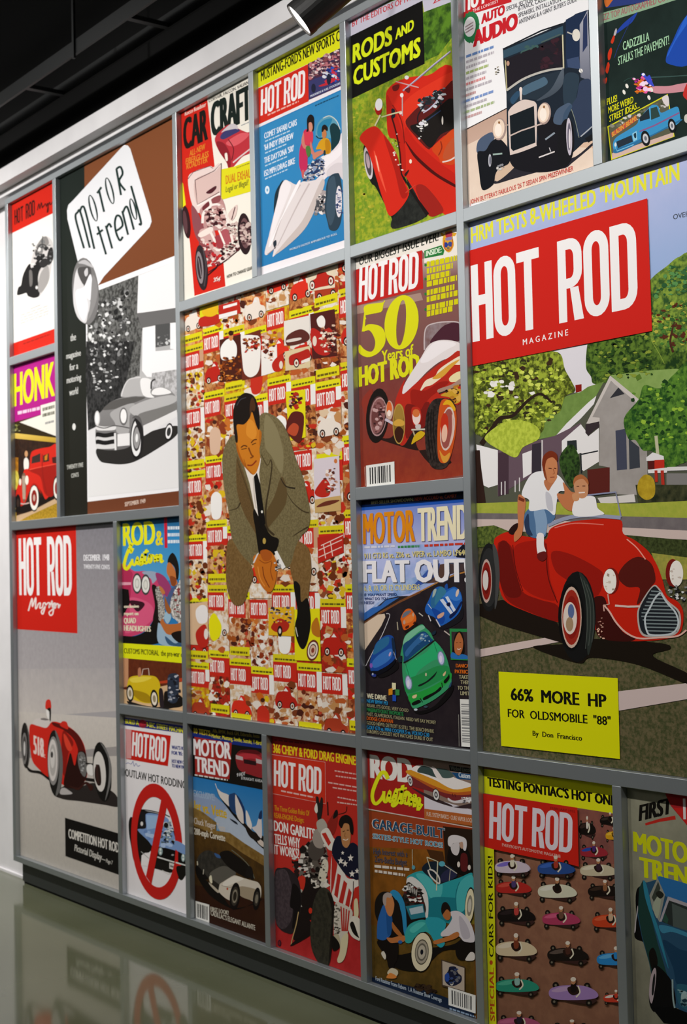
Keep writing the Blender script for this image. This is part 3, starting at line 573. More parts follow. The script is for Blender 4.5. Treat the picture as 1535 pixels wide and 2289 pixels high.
s(Q, '8c8a8a>6a6868', "790,690 780,640 850,560 900,510 1000,470 1130,460 1240,400 1340,390 1420,440 1448,520 1440,600 1300,680 1180,760 1165,830 1080,800 1060,870 940,900 800,880 780,760")
s(Q, '5a5856', "840,570 920,500 1050,470 1190,470 1050,530 960,560"); s(Q, 'a8a6a6', "900,600 1000,540 1100,520 1060,620 1050,760 960,760 940,680"); s(Q, 'b8b6b6', "1060,560 1200,490 1400,450 1440,500 1300,560 1120,620"); s(Q, '7a7876', "1130,610 1280,560 1440,520 1440,560 1300,640 1150,680")
p(Q, 'e4e2e2', "1170,700 1300,640 1445,570 1448,625 1300,710 1175,785")
s(Q, 'b4b2b2', "990,460 1020,370 1070,320 1150,300 1210,440 1100,460"); ln(Q, 'd8d6d6', 8, "992,462 1015,380 1060,320 1150,305", sm=True); s(Q, 'eeecec', "1150,320 1240,330 1230,430 1260,470 1170,450"); ln(Q, '3a3838', 12, "1270,320 1240,340 1235,400", sm=True); s(Q, 'f0eeee', "1260,400 1330,390 1400,430 1300,450 1240,440")
e(Q, 'd8d6d6', 795, 640, 22, 62); e(Q, 'f2f0f0', 794, 638, 15, 48); e(Q, '6a6868', 1010, 625, 34, 74); e(Q, 'f0eeee', 1010, 622, 25, 58)
for a, b, c in ((700, 735, 'dcdada'), (755, 800, '1c1a1a'), (790, 825, 'd4d2d2'), (815, 860, '1a1818'), (850, 885, 'd8d6d6')): s(Q, c, [(790, a), (860, a+8), (940, a-2), (940, b-2), (860, b+5), (792, b)])
p(Q, 'e8e6e6', "960,770 1060,760 1060,860 960,870"); ln(Q, 'e4e2e2', 16, "940,760 945,900"); ln(Q, '4a4848', 8, "780,700 850,720 940,700 1060,720", sm=True)
wh(Q, 1118, 800, 52, 175, 2, '1a1818 ecebeb 3c3a3a 9a9898 ecebeb', '1 .86 .62 .5 .2'); s(Q, '222020', "1100,640 1150,660 1172,760 1165,880 1140,960 1150,800"); wh(Q, 1380, 750, 32, 72, 8, '1c1a1a eceaea 333', '1 .8 .5'); s(Q, '5e5c5c', "1080,640 1110,615 1150,640 1170,730 1150,680 1110,640")
V(*A1)
p('diamond_sign', 'e8e8ec', "548,330 560,285 600,245 985,-175 1015,-205 1045,-200 1065,-175 1232,375 1240,420 1225,465 1190,505 850,870 815,925 795,950 700,900 640,760 552,400")
Lc = '1c302c'; D = 'diamond_sign/lettering'
for q in ("688,640 620,400 636,346 660,350 735,636", "655,340 672,300 700,340 772,645", "795,190 830,140", "810,165 852,342", "952,-10 990,205", "952,-8 985,-25 1003,30 975,95 1025,168", "800,460 868,690", "792,528 842,488", "866,455 918,642", "868,480 892,440 912,470", "1000,335 1048,530", "1004,350 1030,300 1052,330 1095,488", "1072,130 1152,420 1135,440", "948,500 1002,455 985,385 955,375 940,430 950,510 980,575 1005,545"): ln(D, Lc, 17, q, sm=len(q) > 18)
for c in ((762, 312, 30, 112), (898, 170, 30, 112), (1090, 320, 26, 90)): ring(D, Lc, ell(*c, -14), ell(c[0], c[1], c[2]-14, c[3]-8, -14))
G = 'chrome_medallion'
e(G, '767474', 700, 990, 108, 274, -4); s(G, 'd4d2d4', "600,1000 615,860 640,800 660,830 690,960 740,1080 720,1180 700,1250 640,1210 605,1110"); s(G, '4e4c4c', "635,810 690,790 740,800 745,880 705,950 660,900"); s(G, 'e8e6ea', "740,850 760,960 750,1060 700,1040 650,980 690,950"); s(G, 'b8b6b8', "640,760 700,735 770,800 690,770"); s(G, 'c8c6c8', "690,830 715,800 720,850 700,870"); s(G, '8a8888', "760,860 800,960 780,1100 720,1230 740,1080"); s(G, 'f0eef2', "620,1000 670,980 720,1100 690,1230 640,1150")
for w_, x, y, x2, h in (('the', 578, 1400, 622, 58), ('magazine', 545, 1545, 662, 50), ('for a', 572, 1640, 640, 54), ('motoring', 548, 1745, 665, 54), ('world', 570, 1845, 640, 56)): t('black_stripe/lettering', 'c8c8c4', w_, x, y, x2, y-(x2-x)*.25, h, b=.07)
e('black_stripe/lettering', 'dcdcd8', 607, 2098, 14, 28); t('black_stripe/lettering', 'b8b8b0', 'TWENTY FIVE', 548, 2448, 682, 2425, 36, b=.1); t('black_stripe/lettering', 'b8b8b0', 'CENTS', 585, 2515, 645, 2504, 34, b=.1)
# ------------------------------------------------------------------ posters of the two left columns
poster('small white poster with red bands and a grey racing car, top left of the grid', 0, 1, 0, 1-1, 'eceae6')
V(*A1)
p('masthead', 'd02414', "60,300 460,75 460,340 60,535"); t('masthead/lettering', '30100c', 'HOT ROD', 118, 450, 286, 364, 122, f='k')
for q in ("305,330 318,275 325,318 338,265 345,310 355,290", "355,300 372,275 380,300 390,270 395,330 385,345 392,300 405,262 412,285 436,250"): ln('masthead/script', '4a100c', 8, q, sm=True)
p('red_band', 'd02414', "60,1432 470,1288 470,1430 60,1560"); micro('red_band', '8a1a10', 190, 1425, 410, 1345, 7, seed=3)
Q = 'printed_race_car'
s(Q, 'cfcac8', "250,770 280,650 330,570 370,540 420,570 435,640 425,760 400,900 340,1010 310,1030 230,1000"); s(Q, '8a8684', "290,640 340,560 380,545 400,600 360,640 340,690 290,690")
s(Q, '1e1c1c', "140,1020 150,960 172,940 185,870 215,800 245,765 260,800 330,700 365,690 360,760 320,830 310,900 320,960 322,1025 280,1045 230,1030 215,1005 180,1015"); s(Q, '2a2828', "385,700 405,640 430,640 435,720 410,770 385,770"); s(Q, '6e6a68', "240,820 262,830 265,930 245,950 238,880"); s(Q, 'a09c9a', "330,850 390,780 400,900 340,1000 310,970")
blobs(Q, "260,600 420,560 420,760 260,800", '444 777 e0dcda 222', 34, 22, 5); ln(Q, '3a3838', 9, "290,690 320,620 360,610 400,650", sm=True); ln(Q, '444', 7, "350,540 345,600 370,660", sm=True); e(Q, 'e0dcda', 300, 960, 10, 14); s(Q, '2e2c2c', "320,760 370,720 400,760 350,800")
micro('small_print', 'aaa69e', 250, 1138, 330, 1105, 6, seed=4); micro('small_print', 'b8b4ac', 170, 1190, 400, 1108, 5, 4, 22, seed=5)

poster('small poster with magenta title band over a red 1930s sedan at night', 0, 1, 1, 1, '4a2a14')
V(*A2)
p('masthead', 'b01c84', "80,220 460,110 460,500 335,535 335,610 80,680"); t('masthead/lettering', 'e2e21c', 'HONK', 118, 540, 442, 452, 262, b=.09, bv=.03, sh=.03)
micro('masthead/small_print', 'e8c8dc', 145, 610, 325, 570, 26, seed=2)
p('', 'e8e4d8', "330,535 470,495 470,800 300,725 160,672 335,612"); micro('small_print', '6a6a5a', 348, 582, 445, 555, 26, seed=7); micro('small_print', '6a6a5a', 348, 630, 445, 605, 26, seed=8); micro('small_print', '888', 370, 690, 440, 672, 18, seed=9)
p('', '2e2410', "80,680 160,675 470,790 470,850 80,800"); p('', 'e0c05c>b8942c', "80,755 470,800 470,845 80,800"); p('', '3a2418~2a1a12~40,5', "80,800 470,840 470,1500 80,1500"); blobs('', "115,690 160,680 160,750 120,750", 'e0d8a0 8a8a4a 3a3a1c', 26, 12, 3)
p('', 'b8781c~8a5a18~60,5', "80,960 150,960 150,1110 80,1130"); s('printed_tree', 'c8b43c~e0d060~60,6', "115,1090 140,1070 155,1130 140,1210 115,1220"); s('', 'c8a884', "130,1440 250,1400 330,1360 470,1290 470,1340 330,1400 200,1470 130,1480"); p('', '9a7a1c~b8922c~90,8', "120,1500 250,1430 470,1330 470,1500")
ln('', 'c8a01c', 10, "120,1250 130,1440 125,1500"); s('', '1c1410', "120,1390 200,1410 350,1340 470,1270 470,1220 300,1300")
M = 'printed_person'; s(M, 'ece4dc', "195,985 215,960 235,990 232,1050 200,1060"); e(M, 'c8966a', 215, 930, 13, 26); ln(M, '2a1a14', 12, "165,890 168,960 190,1040", sm=True)
Q = 'printed_sedan'
s(Q, 'd0281a', "245,1010 250,940 280,900 400,875 470,880 470,1290 440,1260 400,1280 370,1300 340,1240 300,1190 270,1200 240,1240 200,1340 150,1350 130,1260 150,1180 180,1130 200,1060 235,1050"); s(Q, 'a01c12', "235,1060 340,1040 440,1020 470,1010 470,1130 440,1260 400,1280 360,1240 330,1120 260,1080")
p(Q, '3a2c28', "262,955 330,925 330,995 258,1010"); p(Q, '3a2820', "352,945 400,925 402,990 352,1000"); p(Q, 'c87a1c', "365,950 390,930 385,980 365,985"); p(Q, '4a201a', "425,960 470,950 470,1010 430,1005"); ln(Q, 'e8503c', 7, "240,1060 300,1045 470,1010"); ln(Q, '8a1a12', 6, "345,930 350,1100 380,1250", sm=True)
s(Q, '7a5a48', "180,1110 205,1090 215,1200 205,1310 190,1320 182,1220"); for_ = [ln(Q, 'c8b4a0', 3, [(184+k*5, 1110), (188+k*5, 1300)]) for k in range(5)]
e(Q, 'f0e8d8', 220, 1145, 14, 38); e(Q, 'e8e0d0', 165, 1160, 10, 28); ln(Q, 'c8a8a0', 11, "140,1325 190,1340 240,1330", sm=True)
wh(Q, 280, 1290, 40, 112, 0, '1c1614 f0eae0 8a2018 c8a89a', '1 .9 .58 .25'); wh(Q, 464, 1210, 30, 100, 0, '1c1614 ece6dc 8a2018', '1 .85 .5'); s(Q, 'b81e14', "235,1230 270,1170 310,1190 340,1260 320,1230 290,1185 260,1195"); wh(Q, 148, 1330, 22, 70, 0, '1c1614 3a2a24', '1 .5')

poster('tall grey poster with red racing roadster number 518 on salt flats', 0, 2, 2, 3, 'a9a4a6')
V(*A3)
p('', '77747a>a6a0a2~84828a>b2acae~45,2', "60,100 980,60 980,1300 60,1350"); p('', 'a6a0a2>c2bab6~b2acac>ccc4be~30,2', "60,1300 980,1290 980,1640 60,1700"); p('', 'c6beb8>aca69e~d0c8c0>b6b0a6~50,2', "60,1640 980,1700 980,3300 60,3300")
p('masthead', 'cc2216', "80,160 620,118 632,1008 80,970"); t('masthead/lettering', 'f2eeee', 'HOT ROD', 158, 695, 588, 700, 462, f='k')
ln('masthead/script', 'eee0dc', 11, "232,825 262,720 265,790 292,715 290,800 300,800 312,770 330,760 325,800 345,795 355,762 372,765 365,805 350,850 338,830 360,800 385,765 405,760 400,800 418,760 425,742 428,795 438,765 452,765 440,800 430,850 410,860 402,835 430,810 448,770 450,805 460,770 476,770 478,800 492,770", sm=True)
t('date_line', 'e4e2e6', 'DECEMBER  1948', 684, 415, 892, 412, 50, b=.12); t('date_line', 'dcdade', 'TWENTY-FIVE CENTS', 684, 480, 895, 485, 36, b=.12)
V(*A4)
p('', '9c9694', "140,580 400,600 980,540 980,620 140,640"); Q = 'printed_race_car'
s(Q, '2c2624', "440,930 560,850 640,880 760,840 900,900 960,960 965,1035 850,1020 650,990 520,975"); s(Q, 'b4aeac', "520,880 560,900 590,930 500,935 490,900")
e(Q, '24201e', 208, 535, 36, 188, -2); e(Q, '7a7674', 200, 560, 22, 130); e(Q, '4a4644', 200, 560, 15, 100); e(Q, 'c8c4c2', 200, 560, 8, 60); s(Q, '565250', "212,360 240,450 245,600 230,700 235,560 225,430")
s(Q, '1a1614', "215,700 260,735 330,745 400,790 400,820 330,770 240,750")
s(Q, 'd2c8c4', "265,355 300,315 380,320 410,340 380,390 300,380"); s(Q, 'cc281c', "245,370 310,375 380,390 430,340 520,360 590,400 650,460 690,540 708,640 715,750 690,830 600,880 520,860 440,800 390,790 330,740 265,660 245,520")
s(Q, '5a1410', "430,345 520,372 600,410 655,470 692,560 705,640 640,600 635,560 600,480 520,410 440,375"); s(Q, '2a100c', "640,590 700,600 715,740 690,830 640,880 580,885 520,850 560,640 580,600 610,700"); s(Q, '8a1a12', "510,430 560,450 600,520 560,600 530,780 505,700"); s(Q, 'd8402c', "520,440 550,470 590,560 560,580 530,520")
s(Q, '6a6866', "640,600 680,592 705,650 708,740 695,790 668,770 640,690"); blobs(Q, "645,610 690,605 700,770 660,760", '9a9896 3a3836 aaa', 40, 10, 5)
s(Q, 'cc2c20', "490,370 510,338 545,345 558,400 530,395"); t(Q, 'e8cfc8', '518', 278, 600, 355, 632, 150, b=.16); t(Q, 'e8b8b0', 'c', 356, 632, 368, 636, 40, b=.2)
s(Q, 'e8e4e0', "380,240 410,235 412,290 405,320 385,300"); s(Q, 'd03022', "372,230 376,175 395,158 414,172 418,235 396,242"); s(Q, '1a1614', "384,238 415,232 414,330 405,325 402,260"); s(Q, '7a7270', "330,320 360,310 400,325 370,330")
e(Q, '1c1a18', 450, 680, 62, 272, -2); s(Q, '686664', "450,410 490,500 512,640 510,780 490,900 455,945 480,800 482,600"); e(Q, '8a8684', 436, 660, 46, 200); e(Q, 'd2cac6', 432, 655, 38, 172); e(Q, 'b0aaa6', 432, 655, 28, 130); e(Q, 'd0cac6', 430, 640, 18, 80); e(Q, '3a3634', 425, 610, 10, 26)
ln(Q, '1c1816', 12, "700,680 770,690"); ln(Q, '1c1816', 26, "700,810 770,820 840,820"); s(Q, 'e0dcd8', "712,700 755,695 760,780 715,760")
e(Q, '161412', 835, 750, 74, 245, -5); s(Q, '72706e', "820,510 880,590 912,720 900,860 860,985 888,820 884,640"); e(Q, 'd4cec8', 815, 748, 50, 165, -4); s(Q, '2a1c18', "780,710 815,700 828,840 800,860 775,790"); ln(Q, '3a2420', 14, "790,690 800,850")
s(Q, '3a1a14', "560,860 640,880 700,830 760,870 740,905 700,850 640,900")
p('caption_box', '14110f', "532,1125 1000,1262 1000,1600 536,1438"); t('caption_box/headline', 'ddd8d0', 'COMPETITION HOT ROD', 562, 1290, 972, 1412, 76, b=.1); t('caption_box/script', 'c8c4bc', 'Pictorial Display', 610, 1395, 830, 1475, 56, b=.08, sh=.2); ln('caption_box/script', 'c8c4bc', 6, "830,1462 862,1472"); t('caption_box/script', 'c0bcb4', 'Page 7', 868, 1490, 920, 1508, 32, b=.08, sh=.2)

poster('blue topped poster with yellow title, man painting a pink car and a yellow roadster below', 2, 3, 2, 2, '2a78b4')
V(*A3)
p('', '1e3c5c>2c86c0', "950,60 1490,40 1490,200 950,220"); p('', '2c86c0>5aa0cc', "950,200 1490,180 1490,560 950,640")
t('masthead', 'e6e41c', 'ROD', 1010, 290, 1262, 275, 178, b=.1, bv=.04); t('masthead', 'e6d41c', '&', 1275, 290, 1330, 285, 120, b=.08)
ln('masthead', 'c81e34', 24, "1352,60 1356,310"); micro('small_print', 'dce4ec', 1370, 160, 1480, 158, 26, 3, 56, seed=4)
Q = 'printed_pink_car'
s(Q, 'c8406a', "980,470 1100,500 1200,500 1300,540 1340,640 1320,760 1250,900 1180,990 1080,1030 980,1030"); s(Q, 'b02e54', "980,470 1080,510 1070,600 1060,720 980,740"); s(Q, 'd8587e', "1060,720 1180,740 1250,800 1240,900 1120,980 1020,1000 1060,860"); p(Q, 'e0a0b0', "990,590 1070,590 1070,612 990,615"); p(Q, '14100e', "990,640 1050,650 1062,760 990,900"); s(Q, '3a1420', "1060,740 1160,750 1180,780 1130,830 1090,800")
s(Q, '98a4b8', "1160,510 1240,500 1300,530 1250,600 1230,560"); s(Q, '9a3a6a', "1270,520 1340,540 1400,640 1380,720 1320,660"); s(Q, '14120e', "980,1030 1100,1030 1200,980 1260,880 1300,760 1300,930 1290,1090 980,1085"); s(Q, '1c1410', "1240,620 1290,640 1330,800 1300,940 1250,900 1265,780")
for x in (1120, 1190): wh(Q, x, 600 + (0 if x < 1150 else 10), 38, 85, 0, '3a3c3c e4e2dc b8b8b0 dcdad2', '1 .8 .5 .35')
ln('masthead/script', 'e8e41c', 26, "1085,310 1070,345 1060,310 1085,270 1050,330 1025,400 1015,460 1040,480 1080,420", sm=True)
ln('masthead/script', 'e8e41c', 20, "1080,400 1085,440 1105,445 1125,385 1125,440 1145,425 1165,360 1160,420 1145,450 1180,420 1195,320 1185,430 1210,420 1225,365 1240,400 1225,430 1212,400 1230,370 1262,380 1265,425 1275,375 1290,375 1288,420 1302,372 1318,375 1316,425 1335,410", sm=True); ln('masthead/script', 'e8e41c', 16, "1170,350 1215,335")
M = 'printed_person'
s(M, '1a1612', "1370,410 1390,365 1415,352 1445,400 1462,480 1455,560 1440,560 1430,480 1400,440 1375,440"); s(M, 'c07038', "1362,470 1375,430 1400,440 1430,490 1440,560 1450,600 1425,620 1400,615 1385,560 1365,520"); s(M, '8a4420', "1390,540 1440,560 1430,620 1400,610"); s(M, 'd8d4d0~8a8680~120,10', "1400,660 1450,610 1490,560 1490,930 1440,900 1400,860 1390,760"); blobs(M, "1410,640 1490,600 1490,900 1430,880", '5a5450 e8e4e0 8a3a3a', 40, 18, 6); p(M, '4a5a84', "1360,720 1400,640 1440,620 1400,720 1380,800 1360,860")
s(M, 'c8c4bc~5a5450~140,10', "1270,650 1310,630 1340,760 1345,880 1300,900 1290,780"); s(M, 'b86a34', "1310,920 1330,890 1360,930 1440,930 1490,920 1490,1000 1420,1020 1340,1010"); s(M, 'c0783e', "1300,620 1330,640 1350,680 1320,680"); s(M, '9ab4c8', "1290,940 1310,930 1360,1010 1430,1030 1470,1110 1300,1090"); s(M, '3a5a7a', "1350,1030 1430,1090 1480,1060 1480,1110 1380,1100"); s(M, '9cbcd0', "1340,880 1360,830 1400,870 1370,930"); s(M, '1a120e', "1400,1010 1490,990 1490,1080 1440,1070"); s(M, '9a5a2c', "1345,700 1370,760 1400,820 1380,850 1350,800")
for k, w_ in enumerate(('exclusive', 'report on', 'QUAD', 'HEADLIGHTS')): t('side_caption', 'e8dcc0', w_, 1015, (800, 860, 925, 985)[k], (1135, 1130, 1110, 1232)[k], (798, 860, 925, 995)[k], (26, 30, 44, 44)[k], b=.14)
p('banner', 'e2e414', "960,1085 1495,1118 1495,1252 960,1205"); t('banner/lettering', '2a2c0c', 'CUSTOMS PICTORIAL  the pre-war cars', 1015, 1170, 1530, 1205, 42, b=.06)
p('', '6a3018~5a2614~40,3', "960,1205 1500,1252 1500,1480 960,1480"); p('', 'c8906a', "960,1205 1050,1212 1050,1440 960,1460"); p('', 'd8b48c>c8a070', "960,1460 1150,1480 1500,1400 1500,1800 960,1800")
p('', 'b84020', "1300,1400 1500,1370 1500,1400 1300,1420"); Q = 'printed_roadster'
s(Q, '1a1410', "1040,1560 1200,1600 1330,1600 1350,1480 1480,1520 1490,1600 1400,1620 1300,1640 1100,1610"); s(Q, 'd8b81c', "1040,1440 1060,1370 1130,1352 1250,1355 1290,1380 1310,1430 1310,1500 1330,1560 1230,1580 1150,1570 1080,1540 1050,1480"); s(Q, 'e8d048', "1060,1380 1140,1362 1240,1368 1180,1400 1090,1410"); s(Q, 'a8860e', "1060,1470 1150,1560 1240,1570 1200,1500"); s(Q, 'b87a5a', "1130,1360 1130,1300 1150,1290 1155,1350"); ln(Q, 'd8c0b0', 6, "1160,1350 1170,1300 1215,1295 1220,1350"); s(Q, '2a2024', "1300,1470 1330,1470 1340,1600 1310,1610")
wh(Q, 1064, 1498, 30, 70, -4, '1a1612 e0d4c0 9a8a6a', '1 .72 .4'); wh(Q, 1262, 1542, 32, 75, -4, '1a1612 e8dcc8 9a8a6a', '1 .72 .4'); s(Q, '2c3444', "1370,1390 1390,1340 1450,1340 1465,1400 1450,1560 1380,1560"); blobs(Q, "1360,1350 1470,1350 1470,1560 1370,1560", '5a6478 b8b8c0 1a1a22', 30, 18, 4)

poster('white poster with red prohibition ring over a blue muscle car', 2, 3, 3, 3, 'e9e4e6')
V(*D3)
p('', 'a49a98', "60,140 700,255 700,290 60,195"); p('top_banner', '2c3078', "60,195 700,285 700,362 60,275"); t('top_banner/lettering', 'dcd81c', 'BUILD A', 92, 258, 225, 275, 44, b=.14); t('top_banner/lettering', 'dcd81c', '9-SEC. STREET MACHINE', 305, 290, 690, 358, 48, b=.1); e('top_banner', '8a2030', 265, 262, 38, 44, -20); t('top_banner', 'c83040', 'PRO', 235, 290, 300, 270, 40, b=.1)
p('masthead', 'c62014', "90,312 550,382 520,690 95,615")
for k in range(7): ln('masthead', 'e8d8d8', 4, [(94+k*9, 316), (92+k*9, 612)])
t('masthead/lettering', 'f0eaea', 'HOT_ROD', 155, 582, 500, 652, 240, f='k', sh=.12)
for k, w_ in enumerate(("WHAT'S HOT", "FOR '85:", "HOT NEW CARS", "TO NEW PARTS")): t('side_caption', '3a4488', w_, 560, (515, 570, 655, 700)[k], (700, 668, 720, 720)[k], (530, 582, 675, 725)[k], 36, b=.12)
ln('signature', '5a64a8', 4, "95,665 120,655 150,668 170,640 180,690 200,660 215,690 240,680", sm=True)
t('headline', '17140f', 'OUTLAW HOT RODDING', 92, 790, 702, 920, 76, b=.04)
Q = 'printed_muscle_car'
s(Q, '16130f', "125,1260 150,1200 200,1240 240,1130 300,1140 460,1180 540,1260 580,1330 640,1460 720,1520 720,1720 670,1830 630,1815 610,1770 500,1740 380,1720 320,1690 250,1680 180,1650 150,1500 130,1380"); p(Q, 'ece6e6', "255,1590 345,1520 355,1640 320,1700 250,1690")
s(Q, '7a98c8', "215,1330 300,1310 300,1170 460,1185 540,1245 590,1400 620,1450 700,1520 720,1580 560,1530 430,1500 370,1500 320,1440"); blobs(Q, "230,1330 600,1420 680,1530 400,1500", '98b4dc 6a88bc aec4e4', 40, 34, 5); p(Q, '9ab8dc', "302,1180 450,1190 470,1300 310,1330"); p(Q, '1c1a1c', "240,1145 296,1150 296,1320 232,1300"); e(Q, 'd8d4d0', 258, 1270, 14, 22); ln(Q, '17140f', 9, "262,1128 330,1135 460,1165 540,1200", sm=True)
blobs(Q, "400,1250 560,1240 580,1460 430,1460", 'd8dce0 2a2e34 88989c 506468 e8ecec', 70, 24, 6); e(Q, '16130f', 503, 1285, 24, 28)
s(Q, '16130f', "210,1400 300,1450 350,1500 330,1560 240,1540"); s(Q, '1c1916', "560,1440 640,1470 700,1530 650,1520 580,1480"); p(Q, '0f0d0b', "430,1500 720,1580 720,1690 420,1610"); p(Q, '1a1714', "390,1640 720,1720 720,1790 560,1770 390,1720"); ln(Q, 'd8d8d4', 14, "415,1605 560,1650 720,1695"); ln(Q, 'b0b0ac', 7, "250,1550 330,1620"); ln(Q, 'e0dcd8', 8, "465,1740 520,1775 570,1765"); p(Q, 'd0ccc8', "536,1660 605,1682 602,1742 536,1722"); micro(Q, '444', 545, 1705, 598, 1722, 18, seed=3)
for x, y in ((447, 1548), (676, 1612)): e(Q, '8aa0a0', x, y, 22, 42); e(Q, 'dce4e0', x, y-18, 10, 14); e(Q, 'dce4e0', x, y+16, 10, 14)
e(Q, '9a9a98', 570, 1585, 14, 9); e(Q, '16130f', 645, 1760, 34, 70)
O_ = ell(408, 1450, 255, 588, -4, 48); ring('prohibition_ring', 'c2201a', O_, ell(404, 1455, 192, 458, -4, 48)); p('prohibition_ring', 'c2201a', "458,1010 512,1090 355,1880 300,1800")
p(Q, '0f0d0b', "625,1480 720,1530 720,1700 625,1660"); e(Q, '8aa0a0', 676, 1612, 20, 42); e(Q, 'dce4e0', 676, 1594, 10, 14); e(Q, 'dce4e0', 676, 1628, 10, 14); s(Q, '7a98c8', "600,1440 720,1510 720,1585 600,1530"); s(Q, '16130f', "610,1700 720,1720 670,1830 632,1815"); ln(Q, 'd8d8d4', 14, "600,1660 720,1695")
# ------------------------------------------------------------------ posters of the top row
poster('red and cream poster with pink-toned drawing of an open-hood hot rod', 3, 4, 0, 0, 'ece6da')
V(*B1)
p('', 'cc2416', "60,340 315,240 380,830 400,1000 475,1880 60,2010"); p('', 'e0d81e', "60,930 112,1000 135,1180 60,1250"); p('', 'e8e4d8', "60,1250 120,1200 170,1500 210,1970 60,2030")
t('masthead', 'e8cfc4', 'Rocco Roadster', 128, 418, 308, 335, 36, b=.08); t('masthead', '171410', 'CAR', 122, 708, 318, 620, 262, b=.15, bv=.02)
t('masthead', '2a2a24', 'CORVAIR, FALCON, VALIANT', 332, 305, 690, 135, 28, b=.06); t('masthead', '15211c', 'CRAFT', 360, 595, 690, 440, 285, b=.17, bv=.02)
for k, w_ in enumerate(('ALL-NEW', 'FIBERGLASS', 'ROADSTER')): t('headline', 'dc8c2c', w_, (168, 135, 142)[k], (768, 835, 878)[k], (300, 330, 322)[k], (705, 770, 815)[k], 50, b=.04, sh=.1)
micro('small_print', '8a8f98', 610, 505, 690, 470, 7, seed=2)
Q = 'printed_red_car'
s(Q, 'b8303a', "385,610 460,520 520,490 570,520 660,560 700,560 700,720 620,770 540,860 505,880 480,800 420,720"); s(Q, '3a3a6a', "430,600 470,550 560,530 600,545 540,580 460,620"); s(Q, 'd85a62', "480,650 600,570 680,575 620,640 540,680"); s(Q, '8a1e28', "400,640 470,660 520,770 515,880 480,810 420,720"); s(Q, 'c8c0c4', "440,560 520,488 575,500 580,535 560,530 480,545"); ln(Q, 'd8c4c4', 12, "540,820 600,770 690,700"); ln(Q, '6a1a22', 8, "500,620 545,700 530,800", sm=True); s(Q, 'ece6da', "470,745 490,740 495,800 478,800")
p('yellow_panel', 'dcd41c', "385,890 545,855 700,795 700,1065 440,1140 440,950"); t('yellow_panel/lettering', 'c86a1c', 'DUAL EXHAUST', 480, 1005, 735, 935, 75, b=.07); t('yellow_panel/lettering', '5a5a20', 'Legal or Illegal?', 478, 1075, 672, 1010, 48, b=.05, sh=.15); micro('yellow_panel/lettering', '8a841c', 570, 870, 690, 825, 8, seed=4)
Q = 'printed_hot_rod'; OUT = '4a1c24'
s(Q, 'e2cdc8', "155,960 200,900 340,850 370,860 430,830 440,1000 436,1180 400,1190 320,1240 250,1250 215,1240 175,1120"); s(Q, 'd4b6b0', "215,970 380,900 432,860 425,1060 340,1120 235,1180"); ln(Q, OUT, 6, "215,970 235,1180 425,1070"); ln(Q, OUT, 6, "215,970 380,890 440,825 436,1180"); ln(Q, OUT, 5, "155,960 200,900 340,850 370,870"); s(Q, OUT, "310,1075 390,1020 395,1045 350,1085"); ln(Q, 'efe2dc', 16, "235,1190 330,1140 430,1085")
s(Q, '8a4a50', "185,1190 240,1250 300,1400 330,1500 250,1500 200,1380"); s(Q, 'b88a88', "255,1230 330,1150 430,1110 480,1230 460,1380 400,1400 300,1390 280,1300"); s(Q, '6a2a30', "280,1200 340,1150 350,1190 290,1230"); s(Q, '8a4a4c', "360,1130 430,1100 430,1150 370,1170")
ln(Q, 'ece0da', 22, "335,1125 350,1190 290,1250 280,1340", sm=True); ln(Q, 'ece0da', 18, "350,1185 420,1180 470,1240 490,1340 460,1395", sm=True)
blobs(Q, "300,1230 460,1180 480,1370 330,1390", 'd8c0bc 5a2a30 8a5a58 e8dcd4 3a161c c8a09a', 130, 26, 8)
s(Q, 'c8a09c', "250,1420 330,1380 380,1400 420,1560 500,1500 540,1440 560,1480 430,1600 340,1640"); s(Q, '9a3a42', "375,1470 440,1440 460,1530 420,1560"); s(Q, 'a8525a', "430,1420 500,1390 525,1500 460,1520"); ln(Q, 'ece0d8', 20, "340,1400 380,1480 405,1570 530,1520 525,1440 500,1310", sm=True); ln(Q, 'efe4dc', 16, "420,1400 470,1520")
s(Q, 'e8d8d0', "245,1430 350,1370 365,1410 270,1460"); s(Q, 'dcc4bc', "500,1260 575,1180 570,1260 530,1320"); ln(Q, OUT, 8, "530,1310 560,1200", sm=True)
s(Q, 'e6d6d0', "320,1700 420,1640 540,1560 640,1460 630,1500 560,1580 440,1680 340,1710"); s(Q, '8a4448', "250,1500 330,1520 350,1650 300,1680 270,1600"); blobs(Q, "260,1460 400,1500 420,1680 290,1720", '4a1a20 c8a09a 8a4044 e0ccc4 b8242a', 80, 24, 9); blobs(Q, "430,1560 640,1440 640,1520 450,1680", '4a1a20 d8c4bc 8a5a58 2a1014', 60, 22, 10); blobs(Q, "490,1350 600,1330 600,1450 540,1500", '4a2428 8a5a58 c8b0a8', 34, 20, 11); ln(Q, '4a1c22', 7, "330,1760 480,1660 600,1560"); ln(Q, '2c1014', 9, "320,1790 400,1720 410,1690")
e(Q, '30181c', 142, 1330, 32, 140, -6); e(Q, '5a3a3e', 132, 1330, 18, 100, -6); e(Q, '2a181c', 640, 1430, 58, 178, -3); e(Q, '6a4a4c', 645, 1425, 42, 130, -3); blobs(Q, "610,1340 690,1330 690,1520 620,1530", '2a181c 9a7a78 4a2a2e c8b0a8', 50, 26, 12)
e(Q, '2c2226', 272, 1720, 52, 195, -5); e(Q, '8a8084', 258, 1720, 30, 140, -5); e(Q, '3a2c30', 255, 1720, 20, 100, -5); ln(Q, '9a9094', 5, "245,1640 270,1800"); ln(Q, '4c4246', 10, "285,1560 312,1720 295,1880", sm=True)
